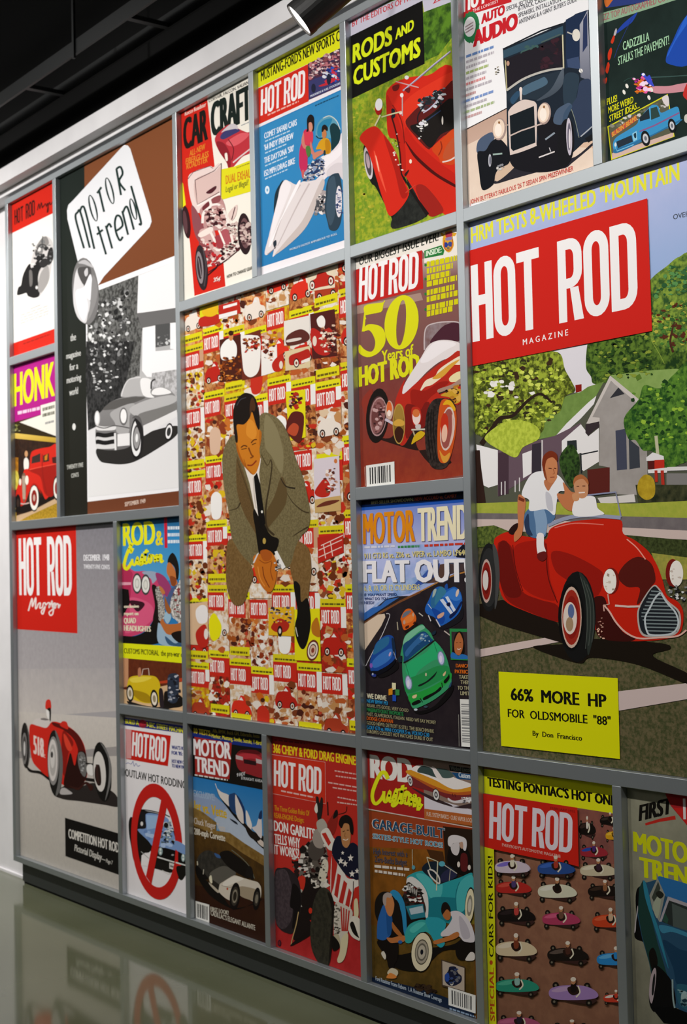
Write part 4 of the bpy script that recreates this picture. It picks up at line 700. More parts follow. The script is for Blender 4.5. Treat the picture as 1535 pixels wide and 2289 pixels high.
t('footer', 'e6cfc8', '35¢', 378, 1845, 435, 1825, 36, b=.1); t('footer', '5a564c', 'HOW TO CHANGE GEARS', 490, 1812, 715, 1732, 28, b=.05)

poster('sky blue poster with woman in pink and a white needle-nosed dragster', 4, 5, 0, 0, 'ece6ea')
V(*B2)
p('top_banner', 'e2e21a', "60,440 800,65 800,265 60,620"); t('top_banner/lettering', '17170c', "MUSTANG-FORD'S NEW SPORTS CAR", 92, 560, 850, 168, 88, b=.09)
p('masthead', 'd02a1a', "60,625 505,408 512,735 60,945"); t('masthead/lettering', 'f2eaea', 'HOT-ROD', 88, 865, 478, 690, 228, f='k', sh=.07); micro('masthead/lettering', 'e8b0a4', 150, 865, 425, 742, 14, seed=3)
Q = 'printed_race_photo'
p(Q, '5a2a38~3a3050~50,6', "505,405 800,262 800,600 512,725"); blobs(Q, "510,400 780,270 780,440 510,540", '8a4a50 c8a0a0 3a2438 b87078 e0c8c8', 160, 20, 5); p(Q, '3a3a6a', "512,560 800,440 800,590 512,720"); s(Q, 'c02a34', "600,600 680,560 740,480 760,500 740,560 650,600"); blobs(Q, "640,480 780,400 780,560 660,600", '2a50b8 1a2c70 c83040 d8d8e0', 50, 24, 6); e(Q, '20243a', 555, 620, 20, 40); e(Q, '20243a', 690, 540, 20, 50); t(Q, 'd8dce8', 'MODIFIEDS & FUEL STOCKERS', 528, 700, 790, 585, 18, b=.06)
p('', '2a7ab4>2a80bc', "60,972 800,632 800,780 60,1100"); p('', '2f86be>2a7cb6~3a8cc0>2a78b0~20,2', "60,980 800,645 840,1965 60,2230"); micro('small_print', '1a4a6a', 568, 782, 690, 728, 12, seed=5); micro('small_print', '1a4a6a', 690, 728, 780, 690, 12, seed=6)
for k, (w_, x1, dy) in enumerate((('COMET SAFARI CARS', 408, 62), ("'64 INDY PREVIEW", 378, 55), ("THE DAYTONA '500'", 382, 60), ('152 MPH DRAG BIKE', 392, 60))):
    y = (1068, 1172, 1285, 1400)[k]; t('headline', 'dfe6f0', w_, 122, y, x1, y-(x1-122)*.43, 52, b=.09); micro('headline', 'b0cce0', 128, y+28, x1-60, y+28-(x1-188)*.43, 12, seed=k+9)
e('union_mark', 'd8e4ee', 148, 1518, 20, 36); e('union_mark', '6aa4c8', 148, 1518, 8, 14)
Q = 'printed_dragster'
s(Q, '5a98b0', "575,1040 590,940 640,880 700,860 760,900 790,990 760,1080 700,1060 640,1060"); s(Q, '2a80a8', "590,1030 600,950 650,900 720,890 690,960 640,1000 620,1050"); ln(Q, 'c8ccc8', 8, "640,885 700,865 760,910 790,985", sm=True); s(Q, '14363c', "700,960 740,930 790,990 780,1100 720,1170 710,1060"); ln(Q, '103038', 10, "578,1040 600,1060 640,1060", sm=True)
s(Q, 'e6dce0', "610,1240 700,1190 780,1100 800,1020 840,1040 840,1420 760,1370 680,1400 600,1480 560,1450 640,1350"); s(Q, 'd6ccd0', "680,1400 760,1370 830,1440 830,1300 760,1280 680,1340"); s(Q, 'f0e8ec', "640,1240 760,1160 800,1100 800,1200 700,1290 650,1330")
s(Q, '1c2e38', "205,1700 215,1560 250,1480 290,1440 230,1660 215,1720"); s(Q, 'e0d6d6', "125,2070 160,1930 205,1740 240,1600 260,1500 300,1432 340,1440 400,1470 450,1450 570,1430 640,1400 640,1480 570,1680 480,1850 330,2000 220,2090 195,2105 205,2040 150,2090"); s(Q, 'eee6e8', "260,1520 300,1440 340,1450 350,1520 240,1800 180,1980 160,2010 200,1780"); s(Q, 'c8bab6', "640,1420 650,1480 570,1690 480,1860 340,2000 215,2090 300,1980 450,1800 540,1620 600,1480")
for q in ("440,1470 300,1700 200,1980", "520,1460 400,1680 240,2010"): ln(Q, 'c4b6b6', '14 8', q, sm=True)
s(Q, 'f4eef0', "400,1480 430,1480 260,1800 190,1990 180,1970"); s(Q, '26303a', "200,1985 225,1960 230,2000 215,2040"); ln(Q, '9a8c8c', 6, "150,2085 200,2045 225,2010", sm=True)
blobs(Q, "490,1300 640,1230 650,1380 470,1460", '3a5a90 d8d4d0 1c2c50 a8a0a0 e8e4e0 8a98b8 2a3a60', 170, 24, 7); blobs(Q, "590,1600 660,1500 660,1720 570,1740", '2a2e34 d0c8c4 7a7674 e8e0dc 4a4a50 a89c9c', 90, 26, 8)
s(Q, '2c3e4c', "670,1480 700,1400 760,1370 790,1395 810,1560 800,1780 760,1870 700,1868 680,1800 655,1690 665,1560"); s(Q, '3c5060', "690,1440 740,1400 760,1560 740,1760 700,1830 670,1700 680,1560"); e(Q, 'dcd6dc', 780, 1620, 28, 140); blobs(Q, "760,1520 805,1510 805,1720 760,1740", '3a4a78 c8c0c8 8a88a0', 30, 20, 9)
M = 'printed_person'
s(M, 'c02a58', "470,1000 510,980 545,1010 550,1080 530,1150 505,1230 500,1330 455,1365 430,1290 435,1160 455,1090"); s(M, 'd03a50', "480,1000 545,1000 548,1090 500,1120 460,1080"); s(M, 'c8786a', "535,1090 560,1180 600,1200 590,1230 540,1200 525,1140"); s(M, 'c87a6c', "470,1010 450,1090 470,1150 500,1150 505,1130 480,1110"); s(M, '1c1614', "500,980 500,890 530,852 560,880 560,980 545,1000 540,930 515,940 512,1000 490,1000"); s(M, 'd08a72', "515,930 540,925 550,970 535,1005 518,990"); s(M, '4a7a3a', "490,1140 520,1130 535,1180 515,1230 495,1200"); s(M, 'c85a58', "452,1350 475,1345 470,1400 458,1410")
s(M, 'd0981c', "610,1090 650,1060 690,1070 710,1120 705,1190 660,1200 620,1160 580,1160 590,1130"); s(M, 'b87c10', "660,1080 700,1090 700,1180 670,1190"); s(M, 'c07848', "635,1000 660,980 672,1030 655,1065 635,1050"); s(M, '1e1612', "628,1000 635,955 660,942 682,970 678,1000 655,985 640,1005"); s(M, 'c88068', "550,1210 590,1180 640,1170 650,1190 590,1230 560,1250"); s(M, '143038', "645,1180 660,1165 665,1200 650,1215")
p('footer', 'ece6ea', "60,2210 850,1955 850,2060 60,2300"); t('footer', 'c8dae8', 'WORLD\'S FASTEST AMPHIBIOUS TO ROLL', 345, 2055, 765, 1912, 18, b=.05)

poster('grass green poster with black title box over a red open roadster seen from above', 5, 6, 0, 0, 'a0a82c~6e8e24~45,6')
V(*B3)
blobs('', "110,900 480,760 480,2000 120,2150", 'b8b03a 8aa024 a0a02a 789a20', 120, 26, 5); p('', '2c4a18~5a8424~30,5', "750,120 1010,0 1030,330 900,500 770,560")
p('', 'c8c4d4', "60,175 1020,-200 1020,15 765,110 752,5 60,348"); t('top_line', 'c83038', 'BY THE EDITORS OF HOT ROD', 112, 245, 830, -85, 54, b=.05); t('top_line', 'c83038', '225', 850, 35, 960, -20, 50, b=.08)
p('title_box', '100f0e', "60,348 752,5 772,582 60,925"); t('title_box/lettering', 'd8e41c', 'RODS', 120, 572, 468, 400, 158, b=.09, bv=.05, sh=.06); t('title_box/lettering', 'd8e41c', 'AND', 508, 360, 670, 268, 92, b=.1, bv=.05, sh=.06); t('title_box/lettering', 'd8e41c', 'CUSTOMS', 125, 785, 728, 510, 160, b=.09, bv=.05, sh=.06)
Q = 'printed_roadster'
s(Q, '161614', "220,1320 260,1600 290,1680 330,1720 470,1990 500,2080 640,2020 800,1960 640,1780 580,1600 440,1300"); e(Q, 'ccc4c8', 258, 1490, 36, 150, -8); e(Q, '4a4448', 258, 1490, 25, 115, -8); e(Q, 'b8a0a8', 254, 1470, 16, 70, -8)
s(Q, '1a1c1a~2c2e2a~40,3', "600,1600 680,1740 800,1960 500,2090 480,1990 630,1790")
s(Q, 'cc2818', "420,860 450,800 520,745 640,705 800,690 1050,680 1060,1960 930,1940 800,1960 680,1745 590,1600 560,1560 530,1300 440,1230 425,1000"); s(Q, 'b82014', "425,880 440,1230 530,1290 560,1560 600,1600 590,1300 520,1050 470,940"); s(Q, '9a2018', "690,1720 780,1700 940,1900 900,1960 800,1960"); s(Q, 'd8341e', "560,1000 640,880 860,740 1050,650 1050,760 800,900 640,1080 600,1140"); s(Q, 'bc2014', "600,1160 700,1300 900,1480 1060,1600 1060,1700 860,1580 700,1450 600,1300")
s(Q, '5a1a18', "600,1130 640,1050 780,920 920,840 1060,740 1060,1180 950,1240 840,1340 800,1360 700,1260"); s(Q, '1a1614', "640,1160 720,1120 860,1020 1000,900 1060,960 1060,1150 920,1230 830,1350 740,1270"); blobs(Q, "720,920 950,800 930,960 740,1020", '1c2a34 6a7a84 3a2a2e c8ccd0 202428', 60, 36, 7); ln(Q, 'b8b4c8', 12, "760,1030 820,990 880,930 900,890", sm=True); ln(Q, '181416', 10, "840,860 900,920 930,1010 930,1120 900,1220", sm=True); ln(Q, '1a1a1e', 12, "710,1120 715,1050 780,950", sm=True); ln(Q, '2a3a58', 10, "780,1110 850,1060 920,1010")
blobs(Q, "700,1150 790,1060 800,1150 720,1280", 'e8e4e0 d0d0d0 2a2a2a', 22, 18, 8); e(Q, 'd8d4dc', 745, 1130, 26, 16); e(Q, 'e8dce0', 915, 890, 18, 18); e(Q, 'e0d8d0', 936, 1100, 8, 40)
s(Q, 'c84418', "840,1360 920,1280 1060,1180 1060,1480 930,1490 900,1440"); s(Q, 'b8502c', "940,1420 980,1320 1060,1250 1060,1440 960,1460"); ln(Q, '8a2410', 10, "920,1290 930,1350 900,1420", sm=True); ln(Q, 'dcc8c0', 14, "935,1480 1000,1465 1060,1430", sm=True)
s(Q, '4a0e0c', "600,1290 700,1420 880,1580 1060,1690 1060,1715 860,1600 690,1450 620,1340"); ln(Q, '7a1610', 9, "590,1310 560,1100 480,960", sm=True); ln(Q, '3a0e0c', 14, "470,1060 510,1200 545,1380 560,1580", sm=True); ln(Q, '1a1210', '8 34', "580,1610 660,1760 800,1960")
s(Q, 'd02818', "180,1270 220,1200 300,1155 350,1170 400,1230 470,1320 530,1440 560,1600 630,1780 470,1975 400,1840 340,1650 290,1480 240,1350"); s(Q, 'e8523a', "310,1390 330,1420 420,1740 400,1710 340,1540"); s(Q, 'f4b89c', "325,1430 335,1440 360,1560 350,1550"); s(Q, 'a81c12', "400,1240 470,1330 530,1450 560,1600 620,1770 560,1800 500,1560"); ln(Q, 'c84030', 8, "600,1760 690,1690"); 
ln(Q, '8a8098', 16, "575,830 720,710 860,590 1010,470", sm=True); ln(Q, 'c8c0d0', 6, "580,825 860,585 1010,465"); ln(Q, 'b8a0a0', 10, "570,850 570,1060", sm=True); e(Q, 'e8dcdc', 565, 870, 16, 20); e(Q, 'e0d0d0', 555, 1030, 14, 16); blobs(Q, "460,1260 560,1180 570,1560 500,1480", 'f0dcd0 5a1410 e8c8b0', 14, 18, 9); e(Q, 'f0dcc8', 645, 1475, 12, 20); e(Q, 'dcd4d4', 610, 708, 20, 18); s(Q, '6a1a18', "480,790 540,770 530,820 490,830"); s(Q, '6a1a18', "590,820 640,800 630,850"); ln(Q, 'c8a0a0', 10, "510,745 720,800"); s(Q, '1a1c24', "470,1000 500,1000 505,1060 480,1080"); s(Q, '2a1a18', "590,1590 630,1550 620,1580 600,1610")
e(Q, 'a81c14', 352, 990, 32, 62); e(Q, 'f0ecec', 356, 955, 33, 56, 6); ln(Q, 'd8d0a8', 14, "370,1050 320,1150"); ln(Q, 'c8c49a', 12, "380,1070 480,1040 560,1020")

poster('white poster with red audio headline over a black 1920s sedan with tall radiator', 6, 7, 0, 0, 'eeecee')
V(*B4)
p('masthead', 'c8242a', "70,-60 600,-220 600,20 240,130 180,130 100,215 70,215"); t('masthead/lettering', 'f2eeee', 'HOT-ROD', 108, 128, 640, -110, 250, f='k', sh=.06); t('masthead/lettering', 'ecd0d0', 'THE LONGEST', 210, 125, 470, 22, 30, b=.05)
e('award_rosette', '2c7a48', 190, 275, 84, 158, 6); ring('award_rosette', '2c7a48', [(190+(90 if k % 2 else 80)*math.cos(k*.1963), 275+(168 if k % 2 else 150)*math.sin(k*.1963)) for k in range(32)], ell(190, 275, 60, 110, 0, 32)); e('award_rosette', 'ece8ea', 180, 270, 58, 102, 6); micro('award_rosette', '8a6a70', 135, 280, 215, 230, 14, 3, 30, seed=3)
t('headline', 'c8202a', 'AUTO', 300, 240, 528, 140, 92, b=.14, bv=.08, sh=.05); t('headline', 'c8202a', 'AUDIO', 222, 468, 655, 280, 148, b=.14, bv=.08, sh=.03)
for k, w_ in enumerate(('SPECIAL SECTION ON STEREO', '8-TRACK, CASSETTE', 'SPEAKERS, INSTALLATION', "ANTENNAS & A GIANT BUYER'S GUIDE")): t('side_caption', '3a3a44', w_, (548, 668, 672, 676)[k], (115, 115, 178, 245)[k], (1010, 1010, 1100, 1260)[k], (-58, -18, 15, 12)[k], 46, b=.03)
for k in range(12): micro('small_print', ('6a8ac0', 'b8b0b8', 'b8b0b8', 'a8b87a', 'b8b0b8', 'd88a8a', 'b8b0b8', 'c89a9a', '7a94c8', 'b8b0b8', 'a8b88a', 'c8a0a0')[k], 142, 585+k*56, (420, 425, 350, 370, 345, 335, 400, 240, 420, 350, 430, 300)[k], 585+k*56-((420, 425, 350, 370, 345, 335, 400, 240, 420, 350, 430, 300)[k]-142)*.36, 26, seed=k+2)
blobs('printed_badge', "430,690 475,670 475,740 435,755", '5a564a a8a090 2a2a24', 14, 16, 4)
p('', 'b89886>c8a898', "100,1320 560,1095 560,1290 100,1490"); ln('', '2a201e', 10, "100,1330 560,1090"); p('', 'dcc4b4>e6d0bc~e2ccb8>ecd8c8~30,2', "100,1490 560,1260 1480,1300 1480,1760 100,2080")
p('', 'd8b8a0', "1200,1440 1330,1390 1480,1400 1480,1500 1200,1480")
Q = 'printed_sedan'
s(Q, '28262e', "420,1850 640,1640 900,1560 1200,1600 1420,1440 1420,1470 1220,1640 1130,1700 900,1730 640,1800"); s(Q, 'd0b49c', "430,1760 560,1650 636,1655 610,1710 460,1830")
p(Q, '1a2430', "515,500 1120,235 1250,140 1400,90 1420,1280 1420,1420 1330,1440 1200,1560 900,1660 560,1560 550,940 520,640"); p(Q, '3a5666>2a4458', "520,510 1120,262 1125,345 870,450 520,590"); ln(Q, '141a22', 14, "515,498 900,310 1120,238"); p(Q, '1c2c48', "1150,200 1250,145 1370,100 1380,420 1240,660 1150,690"); p(Q, '3a4a6a', "1160,600 1280,570 1300,700 1170,680"); p(Q, 'a8a8b4>686c7c', "1290,250 1330,180 1370,100 1400,820 1300,780 1290,600"); p(Q, '283458', "1325,200 1365,130 1368,460 1320,530")
p(Q, '1e1a22', "535,605 870,460 1120,360 1130,690 900,730 700,820 555,910"); blobs(Q, "870,470 1100,380 1110,640 880,700", '2e1a22 3a1e28 241a24', 26, 50, 4); blobs(Q, "680,480 870,450 870,470 690,540", '3c5a58 4a6a64', 6, 30, 5); ln(Q, '3e5c58', 16, "700,525 860,462"); ln(Q, '4a5c5a', 14, "900,430 1100,345")
ln(Q, 'b8ae84', 12, "540,610 555,915"); ln(Q, 'c8c0a0', 14, "1118,350 1128,690"); ln(Q, 'b8b4ac', 22, "555,912 700,810 850,745 1000,705 1130,690", sm=True); e(Q, 'b8907a', 567, 640, 16, 26); e(Q, 'dcd6cc', 1255, 355, 40, 62); ln(Q, 'b8b4ac', 14, "1165,325 1225,350"); e(Q, 'e8e4e0', 1302, 715, 20, 20); ln(Q, 'a8a8a8', 8, "1290,690 1315,740")
s(Q, '24303c', "560,960 700,830 860,770 1000,740 1110,720 1100,820 1020,900 880,990 860,1010 760,1000 620,1060"); s(Q, '4a6478', "720,880 880,800 940,780 960,850 800,930 720,960"); s(Q, '2c4a64', "590,1000 660,920 690,950 620,1050"); s(Q, '5a6470>3a4450', "1100,720 1130,700 1120,850 1030,950 900,1010 860,1010 1000,900")
s(Q, '2a3a48', "1140,760 1280,760 1260,960 1210,1100 1130,1040"); s(Q, '303c54', "1300,820 1420,840 1420,1260 1280,1380 1250,1250 1210,1080 1260,980"); ln(Q, 'a8acb4', 12, "1300,1380 1420,1275"); ln(Q, '8a9080', 6, "1190,1060 1240,1200 1285,1390", sm=True); p(Q, '16181c', "1340,1400 1420,1350 1420,1410 1380,1440")
s(Q, '15141a', "860,1260 1030,1180 1170,1300 1210,1500 1150,1680 900,1740 640,1700 560,1540 600,1530 860,1440")
s(Q, '4a5a70', "1025,1200 1060,1110 1130,1060 1185,1040 1215,1080 1150,1140 1120,1250 1040,1250"); s(Q, '3c5068', "1120,1260 1130,1150 1190,1060 1215,1080 1170,1180 1150,1300")
s(Q, '141418', "1110,1250 1160,1200 1215,1240 1235,1420 1215,1580 1150,1680 1080,1640 1070,1400"); e(Q, 'c0b8c4', 1185, 1380, 30, 190, -2); e(Q, '6a6474', 1185, 1380, 18, 140); e(Q, 'dcd4d8', 1190, 1400, 10, 100)
s(Q, '4a5870', "255,1540 260,1440 310,1380 400,1335 430,1380 400,1480 330,1540"); s(Q, '12141a', "260,1540 340,1520 400,1430 480,1400 570,1500 580,1640 480,1700 440,1760 420,1860 330,1920 295,1880 275,1720"); e(Q, 'b8b8c0', 385, 1620, 16, 65); e(Q, '6a6a78', 388, 1620, 9, 45); ln(Q, '9ab0a8', 16, "415,1560 510,1550"); blobs(Q, "440,1690 550,1640 550,1700 450,1730", 'c8c4c0 8a8a90', 14, 18, 8)
s(Q, 'd6c4bc', "570,1180 580,1110 640,1050 720,1008 800,1015 850,1040 860,1120 855,1440 840,1480 620,1558 585,1520"); p(Q, '121a20', "585,1170 830,1070 845,1440 620,1525 598,1500"); ln(Q, 'c8b4ac', 14, "580,1375 700,1320 850,1270 940,1240"); p(Q, 'dcccc4', "685,900 705,880 712,900 708,1010 690,1010"); e(Q, 'e4d4cc', 697, 905, 16, 26)
for x, y in ((475, 1300), (928, 1142)): e(Q, 'a89088', x+6, y+4, 68, 112, 6); e(Q, 'e8d0bc', x, y, 58, 98, 6); e(Q, 'f4e6da', x-5, y+14, 36, 66); e(Q, '8a5a30', x+4, y-62, 10, 14)
ln(Q, 'c0a89c', 12, "540,1270 570,1260"); ln(Q, '8a94a0', 18, "945,1410 1040,1340"); ln(Q, 'd8d0d0', 14, "880,1590 1040,1530"); ln(Q, 'c0bcc0', 10, "985,1490 1000,1530"); 
t('caption', 'd05048', "JOHN BUTTERA'S FABULOUS '26 T SEDAN SPIN PRIZEWINNER", 185, 2062, 1225, 1722, 46, b=.012, sh=.1)

poster('dark green poster with blue pickup inset and pale green headline, upper right corner', 7, 8, 0, 0, '1e2a26')
V(*B5)
p('', '2a3a78', "300,-200 1500,-600 1500,-60 330,110"); s('', 'c86a2c', "310,20 340,100 400,40 450,-60 330,-80"); p('', '8aa88a', "270,180 1300,-90 1500,-140 1500,-60 1250,15 300,330"); t('banner', 'a05a60', 'ZZ TOP AUTOGRAPHED COVER', 300, 285, 1280, -25, 90, b=.05)
p('', '14211e~1e2e2a~12,2', "270,330 1500,-60 1500,1920 290,2200"); Q = 'printed_custom_car'
s(Q, '2040a0', "470,450 580,320 700,220 770,170 700,300 600,380 490,460"); ln(Q, '24347a', 7, "700,240 600,440 500,660 450,800", sm=True); s(Q, 'b8b0b4', "440,490 455,430 475,390 485,430 465,490")
for q in ("400,580 440,490 455,520 430,600", "360,740 400,660 418,700 395,810 365,830", "330,960 360,860 385,900 360,1010 335,1000", "315,1120 340,1070 350,1100 330,1160"): s(Q, 'c83418', q)
s(Q, '1c48a8', "1180,740 1260,560 1350,360 1460,200 1500,180 1500,860 1190,880"); s(Q, '2860c8', "1180,760 1300,520 1420,260 1470,220 1460,320 1300,560 1200,760"); ln(Q, '3a5450', 14, "950,1070 1200,1060 1500,1040"); s(Q, 'c88a94', "960,1200 1200,1190 1350,1160 1500,1150 1500,1240 1300,1280 1020,1290"); s(Q, 'c02c28', "1410,1260 1450,1160 1500,1140 1500,1400 1440,1370 1400,1320")
Q2 = 'printed_light_glow'; blobs(Q2, "700,1080 960,1060 960,1280 760,1300", 'c83a28 e85aa0 d8701c f0d0e8 a8248a', 60, 40, 5); e(Q2, 'f0d8f0', 850, 1160, 30, 36); e(Q2, 'f0c8e8', 880, 1230, 34, 34); s(Q2, '3a4ac8', "820,1030 860,1010 900,1060 940,1040 980,1140 1000,1200 920,1150 870,1080"); e(Q2, 'e8e8f8', 852, 1030, 22, 18)
for x, y in ((625, 1190), (585, 1275), (965, 1240), (930, 1350)): e(Q, 'e8e4dc', x, y, 20, 34, -20)
ln(Q, '2e4a44', 8, "580,1130 640,1090 730,1070", sm=True); e(Q, 'c8c4bc', 1450, 1640, 34, 60)
t('headline', 'a4d0a8', 'CADZZILLA', 572, 700, 935, 562, 120, b=.06); t('headline', 'a4d0a8', 'STALKS THE PAVEMENT!', 505, 905, 1208, 610, 120, b=.03)
for k, w_ in enumerate(('PLUS!', 'MORE WEIRD', 'STREET IDEAS...')): t('side_caption', 'dcd81c', w_, (352, 370, 385)[k], (1455, 1570, 1690)[k], (490, 715, 800)[k], (1400, 1420, 1490)[k], 92, b=.05)
p('pickup_inset', 'd8d41c', "355,1750 1190,1300 1285,1890 410,2215"); p('pickup_inset', '5a5a48', "372,1758 1182,1322 1268,1880 420,2190"); blobs('pickup_inset', "400,1720 1150,1380 1160,1480 420,1800", '3a4a2c c8c4c0 6a6a58 8a8878', 40, 40, 6); s('pickup_inset', 'd8d0d0', "1110,1360 1190,1320 1210,1440 1170,1470"); p('pickup_inset', 'd0b0a4', "420,2120 980,1930 1270,1830 1270,1890 420,2200"); p('pickup_inset', 'b84a40', "405,1840 750,1590 770,1660 420,1900"); t('pickup_inset/lettering', 'e0a83c', "BLAZIN' BEAMS", 422, 1898, 760, 1660, 70, b=.05)
Q = 'pickup_inset/printed_pickup'
s(Q, '3a90c4', "435,1980 480,1900 640,1800 760,1720 800,1640 940,1480 1000,1450 1060,1470 1100,1560 1220,1510 1330,1480 1360,1600 1360,1680 1290,1740 1180,1780 960,1880 830,1960 720,2010 480,2110 440,2060"); s(Q, '2c6e9c', "450,2070 700,1980 820,1920 1000,1850 1350,1660 1350,1690 960,1890 700,2030 480,2120"); p(Q, '1e2c34', "800,1630 930,1500 945,1640 810,1680"); p(Q, '2c4440', "955,1500 1040,1475 1085,1610 960,1660"); p(Q, '24303c', "480,1960 690,1870 710,1960 500,2050"); ln(Q, '5ab0dc', 10, "940,1480 955,1670"); ln(Q, '8a5a8a', 20, "800,1820 1000,1740 1350,1560"); ln(Q, '7ac0e0', 12, "450,2000 490,2090 720,2000"); p(Q, '90c8e0', "700,1850 760,1810 770,1930 720,1960"); s(Q, '1e3848', "720,1860 750,1840 755,1900 735,1910")
wh(Q, 885, 1915, 62, 108, -10, '14181c c8c8cc 6a6e78', '1 .62 .3'); wh(Q, 1250, 1740, 54, 100, -10, '14181c c8c8cc 6a6e78', '1 .6 .3'); e(Q, 'd8dcdc', 470, 2000, 14, 30)
# ------------------------------------------------------------------ posters of the narrow middle column
poster('brown poster with big yellow number fifty and a white-flamed red roadster', 5, 6, 1, 1, '7a4a44')
V(*B6)
p('', '8a6058>7a4a48~946a62>704440~25,4', "50,280 950,0 950,1300 60,1400"); p('', '7a4440>8a2a18~6a3838>9a3a20~30,3', "50,1300 950,1000 1000,2100 60,2280"); p('', 'c8b4ac>7a4a48', "600,300 950,200 950,420 600,480"); p('', 'a8887c', "60,690 600,580 620,640 60,760")
p('', 'ece4da', "50,290 950,10 950,260 630,330 630,250 610,222 60,385"); t('top_line', '1c241c', 'OUR BIGGEST ISSUE EVER!', 84, 352, 748, 142, 66, b=.05, sh=.14)
p('masthead', 'c02420', "55,388 612,224 622,545 55,690"); t('masthead/lettering', 'f4f0f0', 'HOT_ROD', 80, 662, 578, 535, 292, f='k', sh=.08)
p('inside_label', '2a7a3a', "630,228 775,180 800,225 790,262 632,292"); t('inside_label/lettering', 'd8e8d0', 'INSIDE:', 645, 275, 775, 240, 46, b=.1, sh=.1)
Q = 'printed_crest'; s(Q, 'd8a02c', "770,75 800,85 810,65 860,55 870,75 900,80 885,105 870,110 878,180 850,235 820,235 790,195 785,130 790,110 775,100"); s(Q, 'a83448', "812,80 860,65 862,105 815,115"); s(Q, '8a7aa8', "812,120 862,110 860,135 815,142"); e(Q, '2a3a8a', 812, 178, 18, 22); e(Q, '3a4a8a', 848, 172, 18, 22); e(Q, '7a6a4a', 832, 205, 12, 12); ln(Q, 'c05028', 7, "800,140 800,200 830,225 860,200 868,130", sm=True)
for k, w_ in enumerate(('HOT RODDING HISTORY', 'MADE BY WEEKLY', 'RACE WINNERS', 'AMAZING COVER CARS', 'EXCLUSIVE: UP IN', 'BIRTH OF HOT RODDING', 'THE PEOPLE WHO HELPED', 'THE HOBBY GREAT')): 
    y = (365, 422, 480, 532, 604, 660, 732, 782)[k]; x1 = (905, 870, 850, 905, 885, 910, 915, 870)[k]; micro('side_caption', 'd4cc14', 652, y, x1, y-(x1-652)*.22, 46, seed=k+3)
    if k % 2 == 0: e('side_caption', '2c7a3c', 642, y-18+k, 10, 12)
Q = 'big_numeral'
s(Q, 'dcd81a', "130,690 290,660 294,645 285,700 265,740 130,770 145,800 "); p(Q, 'dcd81a', "135,688 285,660 298,648 270,742 140,768 132,905 108,905")
s(Q, 'dcd81a', "115,900 150,850 210,845 275,870 305,930 300,1010 250,1080 190,1115 140,1118 90,1090 80,1050 90,1015 130,1055 180,1075 210,1050 220,990 200,930 170,895 140,900")
ring(Q, 'dcd81a', ell(441, 828, 141, 230, 8, 40), ell(438, 832, 38, 192, 5, 40))
t('big_numeral/lettering', 'dcd81a', 'Years of', 278, 1160, 540, 1105, 92, b=.07, bv=.03); t('big_numeral/lettering', 'dcd81a', 'HOT ROD', 92, 1365, 590, 1255, 160, b=.16, bv=.05)
Q = 'printed_flamed_roadster'
s(Q, '2a1a16', "600,1480 640,1700 560,1840 700,2030 860,2000 700,1900 560,1900 380,1850 180,1780 340,1800 420,1700"); s(Q, '8e3428', "105,1500 140,1430 200,1400 160,1700 120,1560")
s(Q, '948488~7a5a58~30,3', "630,1060 640,880 720,830 850,822 940,840 940,1000 800,980 690,1010"); s(Q, '4a2430', "680,1000 750,900 820,845 920,838 930,980 800,975"); ln(Q, 'c8b8b8', 9, "632,1060 642,885 720,835 860,822 925,830", sm=True)
s(Q, 'e4dada', "440,1440 470,1340 600,1130 680,1010 800,975 940,1010 940,1120 800,1140 680,1220 560,1340"); s(Q, 'f0e8ea', "600,1150 700,1010 800,985 900,1010 800,1070 660,1160"); s(Q, 'b82a1c', "385,1520 420,1400 470,1310 450,1430 560,1340 690,1230 840,1120 940,1090 940,1500 760,1480 680,1640 560,1700 470,1850 420,1840 390,1700")
s(Q, 'ecdcc0', "590,1420 640,1320 720,1280 760,1220 860,1150 940,1110 940,1180 860,1190 800,1270 700,1350 640,1370"); s(Q, 'd8a03a', "700,1300 780,1230 860,1170 930,1140 860,1210 780,1290"); s(Q, 'e8d8a8', "840,1300 880,1260 940,1240 940,1310 860,1330"); s(Q, '9a1e14', "520,1400 640,1400 760,1330 840,1330 760,1400 680,1460 600,1560 540,1560"); s(Q, '7a1a14', "470,1540 540,1520 600,1560 640,1500 680,1520 640,1700 560,1720 480,1800")
s(Q, 'a88878', "750,1390 860,1350 940,1300 940,1350 860,1390 760,1420"); ln(Q, '3a2420', 12, "755,1425 860,1390 940,1350"); s(Q, 'c89a2c', "770,1440 860,1400 940,1390 940,1480 890,1510 850,1460"); blobs(Q, "780,1400 940,1350 940,1490 860,1500", '3a1c14 b87a24 d8a84a', 26, 26, 4)
wh(Q, 240, 1610, 95, 230, 5, '1c1512 4a2c2c 8a5a58 6a3c3a', '1 .72 .66 .5'); ring(Q, 'b08a8a', ell(248, 1620, 70, 165, 5), ell(248, 1620, 64, 152, 5)); blobs(Q, "200,1500 300,1480 300,1740 210,1760", '8a5a5a 3a2020 c09a98', 34, 24, 5)
s(Q, 'c8a898', "330,1490 360,1500 375,1560 355,1640 320,1630 305,1570"); s(Q, 'd8642c', "325,1500 350,1500 362,1560 340,1590 318,1570"); e(Q, 'f0dcd0', 338, 1590, 16, 26); ln(Q, 'c8bcc8', 22, "305,1640 375,1680")
e(Q, '8a6a2a', 420, 1680, 50, 168); e(Q, 'a07c34', 422, 1590, 42, 80); s(Q, 'd0a040', "380,1660 420,1640 465,1660 462,1690 420,1700 378,1690"); s(Q, '3a1c10', "385,1740 420,1700 460,1740 450,1810 425,1840 395,1810"); ring(Q, 'b8944a', ell(420, 1680, 52, 170), ell(420, 1680, 46, 160))
